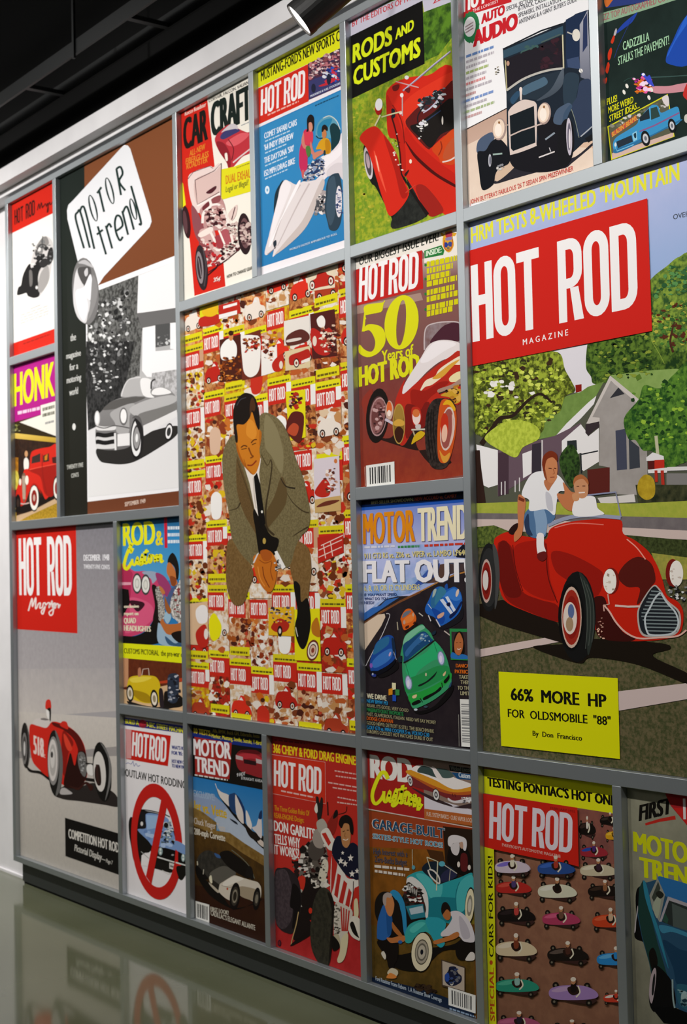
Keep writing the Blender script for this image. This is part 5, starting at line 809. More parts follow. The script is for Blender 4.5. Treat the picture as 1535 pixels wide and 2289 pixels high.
s(Q, 'b82c1c', "525,1560 560,1535 600,1560 608,1640 580,1690 540,1680"); s(Q, 'e8d0c8', "535,1600 570,1570 600,1600 595,1660 565,1690 540,1660"); e(Q, 'd07038', 565, 1590, 30, 34); ln(Q, 'c8c0b0', 14, "525,1730 650,1725"); ln(Q, 'b0a088', 12, "540,1740 560,1800"); s(Q, 'd0a81c', "525,1850 550,1780 600,1740 640,1760 610,1800 560,1830"); s(Q, 'c8c0bc', "560,1690 600,1685 600,1720 565,1720")
s(Q, '241d1a~3a302c~80,6', "640,1700 660,1560 710,1480 780,1465 860,1480 900,1560 890,1760 860,1940 820,2040 740,2060 680,2020 645,1880"); s(Q, 'c8521c', "770,1500 830,1475 890,1540 905,1650 890,1800 850,1960 800,2010 750,1960 745,1700"); s(Q, 'e0a81c', "820,1480 860,1490 895,1550 880,1570 840,1520 790,1520"); e(Q, '9a5048', 828, 1720, 56, 180, 6); ring(Q, 'd8c0b4', ell(828, 1720, 60, 185, 6), ell(826, 1720, 50, 168, 6)); s(Q, 'c03018', "775,1640 800,1590 830,1620 835,1720 815,1810 785,1800 770,1730"); e(Q, 'e8b8a0', 803, 1760, 24, 75, 4); s(Q, 'd89838', "760,1900 800,1950 850,1920 830,1990 790,2000"); ln(Q, 'd8b4a8', 10, "870,1600 870,1740 840,1880", sm=True)
for k in (0, 24, 48): ln(Q, '0f0c0a', 6, [(668+k, 1580-k), (664+k, 1760), (690+k, 1980)], sm=True)
barcode('barcode', "145,2030 382,1995 386,2185 150,2212", 18, 5); micro('', 'd8b0a8', 122, 2200, 122.5, 2050, 3, seed=4); ln('', 'd8b8a8', 4, "135,2040 140,2200")

poster('blue and black poster with orange title and sports cars racing on a road', 5, 6, 2, 2, '2a2428')
V(*D1)
p('', '10162e', "60,160 1400,60 1400,200 60,290"); t('top_line', 'a8a878', 'BEST-SELLER SHOWDOWN:', 218, 262, 735, 218, 40, b=.06); t('top_line', 'b04a2c', 'NEW ACCORD vs. CAMRY', 750, 218, 1265, 178, 46, b=.04)
p('', '1a4ca8>2458b4', "60,270 1400,190 1400,270 60,350"); p('', '6a80c8>c8c8ec', "60,340 1400,230 1400,900 60,900", (700, 260, 700, 620)); p('', 'b8c0ec~8aa4dc~10,4', "60,760 1400,740 1400,1180 760,1380 60,1400"); p('', '6a92d0~a8bce4~12,4', "60,1300 760,1150 1000,1000 1100,1120 700,1350 400,1420 60,1700")
p('', 'd8d8f0~b4c4ec~12,4', "120,1400 500,1330 420,1400 300,1460 140,1600"); p('', '3468b4', "120,1600 220,1530 330,1500 400,1430 560,1400 300,1570 120,1690")
p('', '2c2428~241d22~20,3', "100,1720 560,1440 1050,1210 1400,1020 1400,3500 100,3500"); p('', '5a4038', "1040,1000 1100,990 1240,990 1290,1060 1000,1220 900,1230"); p('', '3a58a8', "960,1010 1060,980 1040,1080 960,1180 740,1290 700,1290"); p('', '1a1c2a', "1240,850 1330,760 1400,720 1400,920 1260,910"); p('', '4a3a3c', "1120,1010 1400,960 1400,1060 1140,1130")
ln('', 'b07838', '14 18', "300,1600 560,1450 850,1310 1100,1180 1250,1120 1400,1080"); p('', '7a4a2c', "100,1720 560,1440 830,1320 820,1345 560,1470 140,1712")
p('', 'e0c8b0', "120,1730 300,1610 380,1600 390,1640 340,1750 150,2030 100,2100"); ln('', 'd8d4d8', 7, "400,1600 430,1600 440,1640 350,1860 240,2060 150,2240", sm=True); ln('', 'c8c4b8', 12, "800,1590 850,1630"); ln('', 'c8bca0', 10, "535,1700 545,1800"); ln('', 'c8b8b0', 14, "1110,1810 1190,1870")
t('masthead', '6a4a8a', 'MOTOR', 134, 752, 752, 718, 372, b=.12, bv=.01, sh=.02); t('masthead', 'e08a10', 'MOTOR', 126, 746, 746, 712, 372, b=.12, bv=.01, sh=.02); t('masthead', '4a4a7a', 'TREND', 808, 722, 1410, 690, 408, b=.12, bv=.01, sh=.02); t('masthead', 'efe4c0', 'TREND', 800, 714, 1402, 682, 408, b=.12, bv=.01, sh=.02)
micro('website_line', 'd8d8e8', 130, 800, 510, 785, 26, seed=2); micro('date_line', '3a8a4a', 545, 795, 815, 785, 26, seed=3); micro('address_line', 'c83a2a', 870, 780, 1380, 755, 28, seed=4)
t('headline', '5a5a6a', '911 GT3 RS vs. Z06 vs. VIPER vs. LAMBO LP640', 138, 932, 1395, 888, 66, b=.04); t('headline', 'e8d88a', '911 GT3 RS vs. Z06 vs. VIPER vs. LAMBO LP640', 132, 926, 1390, 882, 66, b=.04)
t('headline', '3a3c50', 'FLAT OUT!', 138, 1222, 1420, 1216, 255, b=.11, bv=.04); t('headline', 'f2eef2', 'FLAT OUT!', 130, 1212, 1412, 1206, 255, b=.11, bv=.04)
t('headline', 'e8d890', '6, 8, 10, OR 12 CYLINDERS', 134, 1320, 812, 1308, 66, b=.05)
for k, w_ in enumerate(('IF YOU WANT SPEED,', 'WHAT DO YOU', 'NEED?')): t('headline', '1c3a78', w_, 135, 1385+k*48, (540, 420, 255)[k], 1380+k*50, 34, b=.05)
Q = 'printed_striped_sports_car'
s(Q, '1c1a20', "900,1560 1000,1700 1060,1740 1280,1650 1330,1500 1350,1600 1300,1700 1100,1790 940,1690"); s(Q, '2260b8', "880,1530 930,1420 980,1310 1060,1265 1140,1300 1240,1270 1310,1330 1335,1440 1310,1560 1240,1650 1120,1730 1060,1740 1000,1650 900,1600"); s(Q, '3a7cd0', "1090,1390 1220,1290 1300,1340 1320,1420 1240,1440 1160,1400"); s(Q, '2e6a9a', "960,1530 950,1420 1000,1320 1070,1280 1120,1310 1060,1420 1000,1520"); s(Q, '3a7c9c', "1060,1270 1130,1300 1130,1350 1070,1420 1000,1490 1010,1380"); s(Q, '2050a0', "1120,1260 1150,1230 1160,1290 1130,1310"); s(Q, '1848a0', "960,1540 1040,1560 1120,1640 1100,1720 1040,1700")
p(Q, 'd4dcec', "1060,1430 1100,1415 1225,1590 1190,1605"); p(Q, 'd4dcec', "1125,1395 1160,1385 1260,1560 1230,1580"); s(Q, '101c48', "1140,1480 1180,1460 1190,1500 1160,1510"); s(Q, '12204e', "1180,1620 1250,1560 1320,1450 1330,1480 1260,1600 1190,1660"); e(Q, 'e0c8b8', 1275, 1345, 18, 50, 15); s(Q, 'd8a890', "1035,1620 1110,1580 1100,1630 1040,1660"); ln(Q, 'd8d4d8', 12, "920,1620 950,1690"); ln(Q, 'd0ccd4', 14, "1015,1670 1065,1760"); s(Q, 'a8b8b0', "985,1310 1020,1300 1000,1370 970,1400"); ln(Q, 'c8d0dc', 8, "915,1480 960,1540")
Q = 'printed_orange_coupe'
s(Q, '1a1618', "600,1720 640,1790 700,1790 780,1710 770,1780 640,1830"); s(Q, 'dc6420', "590,1700 580,1660 610,1590 650,1545 700,1540 740,1580 770,1640 765,1700 720,1750 640,1800 610,1780"); s(Q, '6a7484', "600,1650 620,1590 680,1560 710,1570 660,1620"); s(Q, 'e88038', "620,1670 700,1610 750,1630 720,1690 640,1720"); e(Q, 'c0a090', 625, 1705, 14, 26); e(Q, 'c8a890', 735, 1610, 12, 24); s(Q, '4a1c10', "640,1760 680,1740 680,1770 645,1785"); s(Q, '4a1c10', "730,1720 760,1690 755,1720")
V(*D2)
Q = 'printed_blue_sports_car'
s(Q, '151214', "150,600 240,740 330,700 450,640 540,540 540,640 330,740"); s(Q, '1d4a9c', "205,600 210,520 250,400 280,320 350,250 430,215 490,240 510,330 525,450 500,520 420,590 330,640 240,680 215,650"); s(Q, '2c6a98', "245,460 280,330 340,270 430,235 440,300 400,360"); s(Q, '3a74c0', "230,560 300,470 430,390 480,400 460,500 360,580 260,620"); s(Q, '1a2c44', "470,260 500,270 520,400 500,480 480,380"); e(Q, '8a5ab8', 220, 590, 18, 30); e(Q, 'c8a8d0', 450, 450, 12, 30, 20); s(Q, '101018', "215,660 330,650 440,590 520,500 510,560 420,650 260,720"); ln(Q, '9aa0b0', 8, "495,420 530,520"); s(Q, '2a3a8a', "225,690 280,700 270,730 230,720"); e(Q, 'b0b8c8', 240, 695, 10, 14)
Q = 'printed_green_coupe'
s(Q, '120f10', "600,880 720,1120 800,1150 1000,1080 1220,830 1190,960 1000,1130 760,1170"); s(Q, '3a9a68', "600,600 605,480 580,460 610,320 640,220 740,140 840,85 890,130 950,190 990,270 1080,370 1140,480 1180,620 1205,760 1180,850 1060,960 900,1060 740,1115 690,1010 640,900 610,760")
s(Q, '2cb070', "640,640 700,540 900,420 1000,300 1080,400 1130,520 1000,520 820,640 720,760"); s(Q, '28904e', "640,780 800,700 1020,600 1160,600 1180,700 1050,780 850,880 660,930"); s(Q, '26a040', "680,950 850,900 1050,800 1190,680 1195,760 1060,880 850,1000 720,1060")
s(Q, '7cc09c', "640,230 740,145 840,95 880,130 800,180 660,300 610,330"); s(Q, '1c4a78', "615,340 700,270 860,170 960,260 970,290 840,380 640,540 620,480"); s(Q, '3468a0', "640,420 760,280 860,190 900,240 760,360 660,480"); s(Q, '1c1c1e', "620,545 720,490 970,290 990,300 760,480 640,560"); blobs(Q, "790,180 920,200 940,300 800,340", 'a8c0c8 5a80a0', 14, 20, 5)
s(Q, '14201c', "800,830 900,780 1000,690 1030,655 1000,720 920,790 820,845"); s(Q, '101410', "720,1050 800,1010 830,1040 740,1080"); s(Q, '101410', "865,980 1000,910 1070,850 1075,890 960,970 870,1015"); s(Q, '101410', "1110,780 1160,720 1175,690 1180,750 1130,810"); ln(Q, '101410', 10, "1085,800 1095,860"); ln(Q, '101410', 10, "820,990 850,1040")
for x, y in ((680, 800), (1078, 500)): e(Q, '6a8a98', x, y, 44, 92, -8); e(Q, 'c4c4ec', x, y, 34, 78, -8); e(Q, 'e4e0f4', x-4, y+10, 18, 44)
s(Q, 'e0c898', "730,960 780,945 770,985 730,990"); s(Q, 'e0c090', "1100,700 1135,660 1130,700 1110,720"); e(Q, 'd8c8a8', 893, 700, 10, 20); ln(Q, '2a6a48', 5, "640,560 700,760", sm=True); ln(Q, '2a6a48', 5, "990,310 1030,430", sm=True); s(Q, '1a2c34', "550,500 580,480 600,540 565,550"); s(Q, '1c2c3c', "965,190 1010,160 1010,200 975,215"); e(Q, 'c8d0dc', 768, 1130, 22, 14); e(Q, '3a4a58', 890, 1095, 26, 14); s(Q, '2c4868', "1175,840 1210,780 1200,840 1180,860")
p('portrait_inset', '2c8a4a', "1182,138 1420,140 1420,528 1198,520"); p('portrait_inset', '3a2c30', "1205,175 1420,180 1420,500 1215,490"); s('portrait_inset/printed_person', '17100f', "1215,460 1240,250 1270,185 1320,175 1355,240 1370,420 1330,470 1240,480"); s('portrait_inset/printed_person', 'b86a3c', "1240,320 1265,230 1300,185 1330,230 1350,310 1335,410 1300,465 1250,430"); s('portrait_inset/printed_person', '2a70b8', "1208,430 1250,440 1290,470 1340,450 1420,480 1420,508 1212,502"); ln('portrait_inset/printed_person', 'e8d8d0', 8, "1275,385 1300,392 1322,380", sm=True); ln('portrait_inset/printed_person', '4a2014', 6, "1262,310 1282,308"); ln('portrait_inset/printed_person', '4a2014', 6, "1305,308 1325,305")
t('portrait_caption', 'd86a1c', 'DANICA', 1262, 612, 1420, 618, 44, b=.1); t('portrait_caption', 'd86a1c', 'PATRICK', 1250, 685, 1440, 692, 46, b=.1)
for k, w_ in enumerate(('TAKES', 'THEM', 'TO THE', 'LIMIT')): t('portrait_caption', 'c0b890', w_, (1300, 1320, 1282, 1318)[k], (752, 815, 885, 950)[k], (1430, 1432, 1440, 1430)[k], (756, 820, 890, 956)[k], 46, b=.04)
for q, c in (("478,800 525,805 525,880 478,890", 'e4dcb0'), ("436,880 485,865 485,945 436,955", 'd88a1c'), ("520,880 570,885 570,955 520,955", '3a8a4a'), ("484,945 528,955 528,1030 484,1025", '2250b8')): p('colour_squares', c, q)
for k, (w_, c, x1) in enumerate((('WE DRIVE', 'ece4c4', 410), ('NEW BMW M3', '2a90c8', 425), ("RELAX. IT'S GOOD. VERY GOOD", 'b0a880', 680), ('MASERATI QUATTROPORTE', '2a8a4a', 620), ('FAST, GLAMOROUS, ITALIAN. NEED WE SAY MORE?', 'b0a880', 1015), ('DODGE CARAVAN', 'd8641c', 490), ('GOOD NEWS: DETROIT IS STILL THE BENCHMARK', 'b0a880', 995), ('GOLF GTI vs. MINI COOPER S vs. VOLVO C30', '2a90c8', 935), ("EUROPE'S COOLEST HOT HATCHES DUKE IT OUT", 'b0a880', 980))):
    y = (988, 1042, 1095, 1150, 1200, 1255, 1310, 1365, 1415)[k]; t('contents_list', c, w_, 172, y, x1, y+(x1-172)*.13, (60, 44, 40, 44, 40, 44, 42, 44, 42)[k], b=.07 if k in (0, 1, 3, 5, 7) else .02)
barcode('barcode', "1312,1000 1440,1005 1450,1590 1330,1580", 22, 9, '888', .1, vert=True); ln('', 'a8a49c', 5, "1295,1190 1302,1580")
# ------------------------------------------------------------------ posters of the bottom row
poster('dark poster with white swept jet in blue sky above a white wedge sports car', 3, 4, 3, 3, '2a1a12')
V(*D4)
p('', '17171f', "100,70 860,160 860,310 100,130"); p('', '1a2c78', "100,160 860,285 860,330 620,300 100,215"); t('top_banner', 'c8b42c', '10 TESTS:', 148, 172, 315, 202, 52, b=.08); t('top_banner', '8a7a2c', 'Alfa, BMW, Buick GN, Eldorado, Isuzu', 330, 165, 790, 218, 36, b=.04); t('top_banner', 'dcd024', 'Merkur, Mustang, Seville, Suzuki, T-Bird', 322, 215, 810, 290, 40, b=.04); p('', '16130f', "100,220 860,330 860,730 100,600")
Q = 'printed_red_coupe'
s(Q, '8a2428', "555,420 570,370 610,340 680,335 760,350 830,400 840,600 700,580 590,530"); s(Q, '5a1418', "570,370 640,335 760,340 800,380 700,370 620,360"); s(Q, 'b03038', "560,400 640,370 760,385 820,440 700,420 600,440"); p(Q, '2a1416', "635,425 760,450 760,490 640,468"); p(Q, 'b8a8a8', "558,385 628,405 630,440 560,425"); p(Q, 'b8a8a8', "755,420 830,440 830,480 760,465"); t(Q, 'c8c8c8', '9 HOT', 570, 600, 652, 585, 34, b=.1); t(Q, 'c0c0c0', 'STRAIGHT AHEAD', 612, 625, 840, 660, 28, b=.06)
p('masthead', 'a02a24', "140,205 520,268 495,625 150,580"); p('masthead', '15130f', "140,200 150,200 160,580 130,590"); t('masthead/lettering', 'ece6e6', 'MOTOR', 148, 382, 508, 425, 155, b=.1, bv=.03); t('masthead/lettering', 'ece6e6', 'TREND', 165, 545, 490, 605, 145, b=.1, bv=.03); micro('masthead/lettering', 'd8d4d0', 155, 588, 480, 640, 14, seed=3)
p('', '2070b0>5a94c0', "100,590 860,735 860,1400 100,1200", (450, 640, 450, 1150)); p('', 'a8b4c4>b8c0cc~9aa8bc>b0b8c8~10,3', "340,1000 480,900 860,1260 860,1420 640,1260 400,1130"); p('', '8a9ab8', "100,760 330,770 480,900 340,1020 100,900", None)
t('headline', '9ab0c8', 'EXCLUSIVE!', 145, 790, 352, 835, 62, b=.05); t('headline', 'c8a41c', 'Jet vs. Vette', 145, 925, 468, 1010, 95, b=.09, bv=.02)
p('', '7a6030>6a4a1c~8a6c38~30,4', "100,880 240,950 370,1050 370,1130 500,1150 640,1250 860,1390 860,1500 640,1370 400,1200 100,1080"); p('', '5a4018>3a2410~4a3414>2c1a0e~24,4', "100,1060 400,1190 640,1360 860,1490 860,2000 100,2000"); p('', '3a2010>2a140c~30180e~20,3', "100,1650 860,1800 860,2330 100,2100")
t('headline', 'c8bcb0', 'Chuck Yeager Tests', 150, 1060, 455, 1140, 62, b=.06); t('headline', 'd8d0c0', '200-mph Corvette', 152, 1165, 455, 1235, 64, b=.08)
Q = 'printed_jet'
s(Q, '16120f', "375,720 400,800 480,910 560,1010 650,1100 700,1180 820,1300 860,1310 860,1210 760,1150 700,1120 640,1040 540,950 450,830"); s(Q, 'd8cfc8', "375,715 420,750 500,790 500,890 440,840 400,790"); s(Q, '24406a', "490,790 520,765 560,775 560,960 500,900"); s(Q, 'd8ccc4', "555,780 600,830 640,900 640,1060 570,980"); s(Q, '1c3460', "560,770 590,800 620,850 650,930 655,1040 640,1060 630,940 590,840"); s(Q, 'dcd4d0', "660,930 690,980 720,1080 700,1120 665,1050"); s(Q, 'd0c8c8', "720,1100 760,1080 780,1020 810,990 815,1200 760,1150"); s(Q, '1c3058', "790,960 815,930 815,1010 785,1010"); s(Q, 'd0c0b4', "770,1200 830,1240 830,1290 780,1250"); s(Q, '201812', "640,1050 720,1130 800,1200 770,1230 690,1180"); s(Q, '20242c', "500,1010 560,1040 580,1070 540,1050"); ln(Q, 'dcd8d8', 6, "358,665 375,715")
Q = 'printed_sports_car'
s(Q, '14100c', "170,1480 250,1600 400,1720 520,1880 720,1860 820,1800 600,1900 480,1880 300,1760 180,1580"); s(Q, '2a2824~3a3630~50,4', "175,1450 200,1370 270,1325 340,1340 420,1400 520,1500 420,1600 380,1660 300,1600 220,1540"); s(Q, '5a564e', "300,1560 420,1480 510,1500 560,1560 430,1640 390,1660"); s(Q, '17120f', "400,1360 480,1325 560,1370 660,1450 720,1530 690,1600 600,1560 480,1480"); ln(Q, '6a6a5a', 7, "520,1320 620,1400 700,1490 745,1600", sm=True)
s(Q, 'cfc4b4', "385,1720 400,1660 440,1630 520,1580 560,1570 620,1590 720,1620 780,1640 810,1700 800,1800 740,1830 600,1760 500,1815"); s(Q, 'a09078', "600,1680 740,1700 800,1740 790,1800 740,1820 605,1770"); s(Q, 'e0d8cc', "440,1640 540,1580 640,1600 560,1640 450,1680"); s(Q, '1a1614', "660,1560 680,1480 720,1500 735,1610 700,1600"); p(Q, '2a2620', "330,1610 400,1660 390,1720 330,1660"); s(Q, 'dcd4b8', "298,1590 320,1570 330,1640 310,1640"); s(Q, 'b8ac98', "300,1640 390,1720 380,1740 310,1670"); s(Q, '14100e', "170,1470 210,1500 290,1600 240,1600 180,1520"); ln(Q, 'c8c0a8', 10, "182,1430 185,1470"); ln(Q, 'b8b0a0', 8, "245,1510 240,1560"); e(Q, 'b84a2c', 478, 1702, 9, 12); s(Q, '3a5a8a', "350,1350 400,1370 410,1400 370,1390"); ln(Q, '7a6c58', 4, "420,1670 510,1690 520,1680")
wh(Q, 552, 1775, 50, 135, 6, '14100e 3a342c 8a8270 2a241c', '1 .7 .5 .35'); wh(Q, 766, 1800, 36, 112, 6, '14100e 3a342c 7a7262', '1 .65 .4')
barcode('barcode', "165,1820 300,1858 300,2038 168,1995", 12, 4); t('caption', 'c8c0b0', 'FIRST LOOK!', 312, 1918, 490, 1960, 42, b=.08); t('caption', 'd0c8b8', "CADILLAC'S ELEGANT ALLANTE", 315, 1960, 752, 2110, 48, b=.06)

poster('red poster with man in stars and stripes suit leaning on huge rear tyres', 4, 5, 3, 3, 'b22a22')
V(*D5)
p('', '7a1c1c>b42a22', "90,100 900,210 900,330 90,200"); p('', 'b42a20>b83028', "90,600 900,700 900,1500 90,1500"); p('', 'b42c2c~a42424~20,3', "90,1700 900,1850 900,2320 90,2080"); micro('', '5a1414', 130, 140, 420, 175, 14, seed=3)
t('top_line', 'e4c81c', '366 CHEVY & FORD DRAG ENGINES', 122, 245, 870, 360, 78, b=.1, bv=.03)
p('masthead', 'c6301c', "100,262 578,330 582,700 110,610"); ln('masthead', 'd8a49c', 4, "108,262 578,330 582,698 118,608", closed=False); t('masthead/lettering', 'ece4e2', 'HOT-ROD', 125, 535, 545, 618, 228, f='k', sh=.05); micro('masthead/lettering', 'dcb0a8', 190, 590, 482, 648, 14, seed=5)
for k in range(6): micro('side_caption#%d' % (k//2), 'd8a8a0', (662, 672, 605, 645, 688, 685)[k], (412, 458, 515, 560, 645, 690)[k], 870, (445, 485, 560, 595, 680, 715)[k], 12, seed=k+3)
t('headline', 'd8941c', 'The Three Golden Rules Of', 132, 755, 440, 805, 46, b=.04); t('headline', 'd8941c', 'REAR-ENGINE Design:', 130, 820, 392, 865, 46, b=.05)
t('headline', 'ece4e0', 'DON GARLITS', 130, 935, 490, 1015, 92, b=.09); t('headline', 'ece4e0', 'TELLS WHY', 134, 1045, 358, 1088, 84, b=.08); t('headline', 'ece4e0', 'IT WORKS!', 134, 1140, 348, 1180, 84, b=.08)
Q = 'printed_dragster'
s(Q, '8a241c', "590,900 640,800 690,760 680,900 640,980"); s(Q, '1a1412', "660,770 685,750 690,800 650,830"); ln(Q, '1a1412', 10, "600,680 605,800"); ln(Q, '2a1814', 6, "695,790 760,770 770,720", sm=True)
s(Q, '6a5e56', "360,1220 380,1130 430,1080 480,1000 510,920 545,930 570,1020 600,1150 590,1300 540,1440 480,1500 400,1440 380,1330"); blobs(Q, "380,1100 580,960 590,1420 400,1460", '8a827a 2a221e 4a423c c8c0b4 d8d0c4 3a1a16 5a524a 1c1714', 230, 40, 6, 1.2); s(Q, '4a423c', "430,1080 480,1010 540,1010 570,1130 500,1200 440,1160"); s(Q, '988c82', "480,940 520,920 560,960 560,1080 500,1080 470,1020"); s(Q, 'd0c8b4', "520,1350 560,1200 600,1200 605,1280 570,1380"); blobs(Q, "530,1220 600,1210 590,1360 530,1360", '2a2420 b8b0a0', 16, 14, 7)
blobs(Q, "300,1180 440,1180 420,1440 320,1400", '1a1412 a8241c 6a625a d0c8c0 2a1a18', 60, 34, 8); s(Q, '1c1412', "290,1440 420,1350 480,1440 560,1440 640,1600 640,1740 450,1720 300,1700"); s(Q, 'c03020', "340,1350 400,1340 400,1420 370,1470"); e(Q, 'c8301c', 450, 1640, 16, 26)
s(Q, '5a564e', "275,1460 320,1430 360,1480 340,1600 290,1620"); blobs(Q, "270,1450 370,1450 360,1600 280,1620", 'a8a498 2a2622 8a867a', 34, 24, 9)
s(Q, '2a2224', "135,1310 200,1262 260,1270 330,1340 360,1430 370,1560 350,1700 300,1830 250,1840 180,1800 140,1700"); s(Q, '3c3236~4a3e42~80,5', "138,1330 190,1275 240,1290 280,1400 300,1560 280,1720 220,1800 160,1770 138,1660"); s(Q, '151010', "300,1400 355,1460 365,1580 340,1720 290,1800 300,1640 270,1600 280,1480")
s(Q, '1c1412', "330,1680 440,1720 450,1810 320,1900 300,1850"); ln(Q, 'b89a68', 8, "345,1650 325,1760 290,1890 280,1940", sm=True); s(Q, '1a1210', "285,1930 440,1810 460,1850 300,1945")
M = 'printed_person'
s(M, '24201e', "505,760 500,640 520,640 530,690 545,640 560,660 555,760 545,820 550,860 520,860"); s(M, 'd8d0c4', "485,740 505,690 515,760 500,780"); s(M, 'a8a094', "505,860 560,830 600,900 560,960 520,940"); s(M, 'd8cfc4', "540,960 600,910 650,990 700,1080 660,1110 600,1090"); p(M, 'b82c20', "550,960 585,950 632,1040 610,1070"); s(M, 'dcd4c8', "620,1060 680,1000 720,1060 650,1110")
s(M, 'd8d0c6', "640,1150 700,1100 760,1330 840,1360 870,1350 870,1480 820,1640 760,1640 700,1580 630,1500"); 
for q in ("660,1500 690,1310 720,1330 690,1530", "700,1560 745,1370 775,1400 735,1590", "755,1600 790,1440 815,1480 790,1620", "640,1140 690,1230 655,1430 630,1510"): p(M, 'b02a22', q)
s(M, '16182a', "640,1130 670,1000 720,985 760,1060 830,1040 880,1110 880,1350 820,1355 760,1320 700,1240"); 
for x, y, r_ in ((718, 1200, 28), (757, 1225, 26), (805, 1175, 28), (818, 1315, 28), (862, 1290, 22), (735, 1130, 16)): p(M, 'ded6cc', [(x+r_*(1 if k % 2 == 0 else .42)*math.sin(k*.628), y-r_*1.25*(1 if k % 2 == 0 else .42)*math.cos(k*.628)) for k in range(10)])
p(M, 'b82c20', "840,1440 880,1420 880,1560 820,1650 800,1600"); s(M, 'd0c49c', "835,1560 865,1540 875,1680 840,1720"); ln(M, '3a2420', 7, "830,1380 825,1520 800,1650", sm=True)
s(M, 'b07a4c', "720,900 740,850 790,870 805,950 800,1040 770,1085 735,1060 722,990"); s(M, '17110e', "700,870 720,815 770,795 815,830 830,920 820,970 800,940 790,880 750,870 730,910 715,905"); ln(M, '3a1c10', 7, "735,945 755,935"); ln(M, '3a1c10', 7, "772,930 790,930"); ln(M, 'e0d0c0', 7, "738,1010 765,1018 785,1005", sm=True); ln(M, '8a5830', 6, "758,950 754,985 768,990", sm=True)
s(M, 'c8beb0', "665,1600 710,1570 820,1640 800,1760 760,1880 700,1950 660,1880"); 
for k in range(4): p(M, 'a82a22', [(715+k*24, 1600+k*12), (727+k*24, 1604+k*12), (740+k*14, 1820), (726+k*14, 1820)])
blobs(M, "655,1560 710,1580 710,1860 660,1860", '2a2420 8a8274 d0c8b8 5a544a', 50, 18, 10); s(M, 'd0c4a0', "720,1900 760,1840 785,1860 770,2000 740,2080 700,2100 688,2070 710,2000"); s(M, 'b0a488', "650,1870 700,1850 715,1950 670,1960")
s(Q, '2a2820~38352a~70,5', "460,1700 480,1560 530,1450 590,1440 640,1500 660,1620 650,1780 640,1960 620,2100 580,2150 530,2110 470,2000 450,1860"); s(Q, '1c1712', "600,1480 645,1520 662,1620 650,1800 640,1980 610,2120 625,1900 640,1640"); s(Q, '16120e', "640,1860 690,1900 710,1960 650,1990")
H_ = 'printed_helmet'; s(H_, 'd4ccbc', "785,1790 810,1700 850,1690 890,1730 890,1890 860,1895 810,1860"); s(H_, '16130f', "800,1760 830,1740 870,1850 880,1880 830,1840"); ln(H_, 'd8d0c0', 10, "830,1700 860,1780 885,1850", sm=True)
e('union_mark', '7a1c20', 178, 1925, 14, 26); ring('union_mark', '2a1a2a', ell(178, 1925, 15, 28), ell(178, 1925, 8, 18))

poster('brown and turquoise poster with two men working on a turquoise hot rod', 5, 6, 3, 3, '6a4418')
V(*D6)
p('', '9a3c20>8a5018', "70,560 960,700 960,1300 70,1300"); p('', '9a5c1c>6a4414~7a4a14>4a3010~14,3', "70,860 960,900 960,1700 70,1600"); p('', '2a1c12', "700,690 960,720 960,1400 720,1000"); p('', '5a4418>4a3a18~70501c>58461e~25,4', "70,1500 960,1600 960,2330 70,2050"); p('', '6a5a1c~8a7a24~50,5', "900,1100 960,1090 960,1500 920,1500"); p('', '4a2c14', "565,880 700,900 720,1000 600,960")
p('masthead', 'a42420', "60,60 535,120 550,632 70,545"); ln('masthead', 'd8c0b8', 8, "80,548 550,632 960,705"); t('masthead/lettering', 'e8e2dc', 'ROD', 110, 285, 440, 330, 182, b=.13, bv=.06)
Q = 'printed_finned_car'
p(Q, '8a7468', "538,125 960,200 960,690 548,630"); p(Q, '1c1a1c', "750,185 960,215 960,260 760,235"); p(Q, '1c4a78', "770,245 960,262 960,310 820,300"); t(Q, '6a6e64', 'Wicked Lincoln', 765, 228, 935, 246, 36, b=.06); t(Q, 'd0d8e0', 'Custom', 832, 285, 925, 298, 42, b=.1); p(Q, 'd8d0d8', "548,440 960,560 960,600 548,545"); p(Q, 'b4602c', "548,545 960,600 960,690 548,630"); t(Q, 'e0d0c0', 'FUEL SYSTEM BASICS · CURE VAPOR LOCK', 568, 605, 950, 662, 34, b=.02)
s(Q, '3a2a2c', "440,370 600,440 760,510 800,530 950,500 950,540 800,535 600,470"); s(Q, 'd89428', "395,235 440,225 500,240 620,290 780,370 945,350 945,410 800,420 640,370 430,270"); s(Q, 'ece4e0', "440,220 500,185 600,200 700,240 800,290 945,345 940,360 790,385 640,310 500,250"); s(Q, '3a4a48', "490,240 520,195 580,200 640,240 660,290 560,260"); s(Q, '4a5c58', "640,215 740,225 790,280 700,290"); s(Q, 'e8dcd8', "610,205 640,210 700,300 650,290"); s(Q, '7a2a2c', "420,275 600,350 780,420 945,410 945,460 800,480 620,410 440,350"); s(Q, 'b85a24', "420,262 640,362 790,410 945,400 945,425 790,430 620,380"); s(Q, 'd8cfd0', "745,455 800,480 940,450 940,480 820,500 750,480"); blobs(Q, "840,450 940,445 930,490 860,500", 'c8c0c4 5a5458 e8e4e4', 22, 14, 4); ln(Q, '5a1c1c', 6, "780,420 785,445"); ln(Q, '5a1c1c', 6, "800,425 805,450")
wh(Q, 432, 318, 20, 46, -8, '1a1614 dcd8d4 4a4646 c8c4c4', '1 .85 .5 .25'); wh(Q, 645, 430, 28, 52, -8, '1a1614 dcd8d4 4a4646 c8c4c4', '1 .85 .5 .25')
ln('masthead/script', 'e2e41c', '34 26', "248,300 225,250 190,255 150,330 120,420 125,480 150,505 190,470 215,420", sm=True)
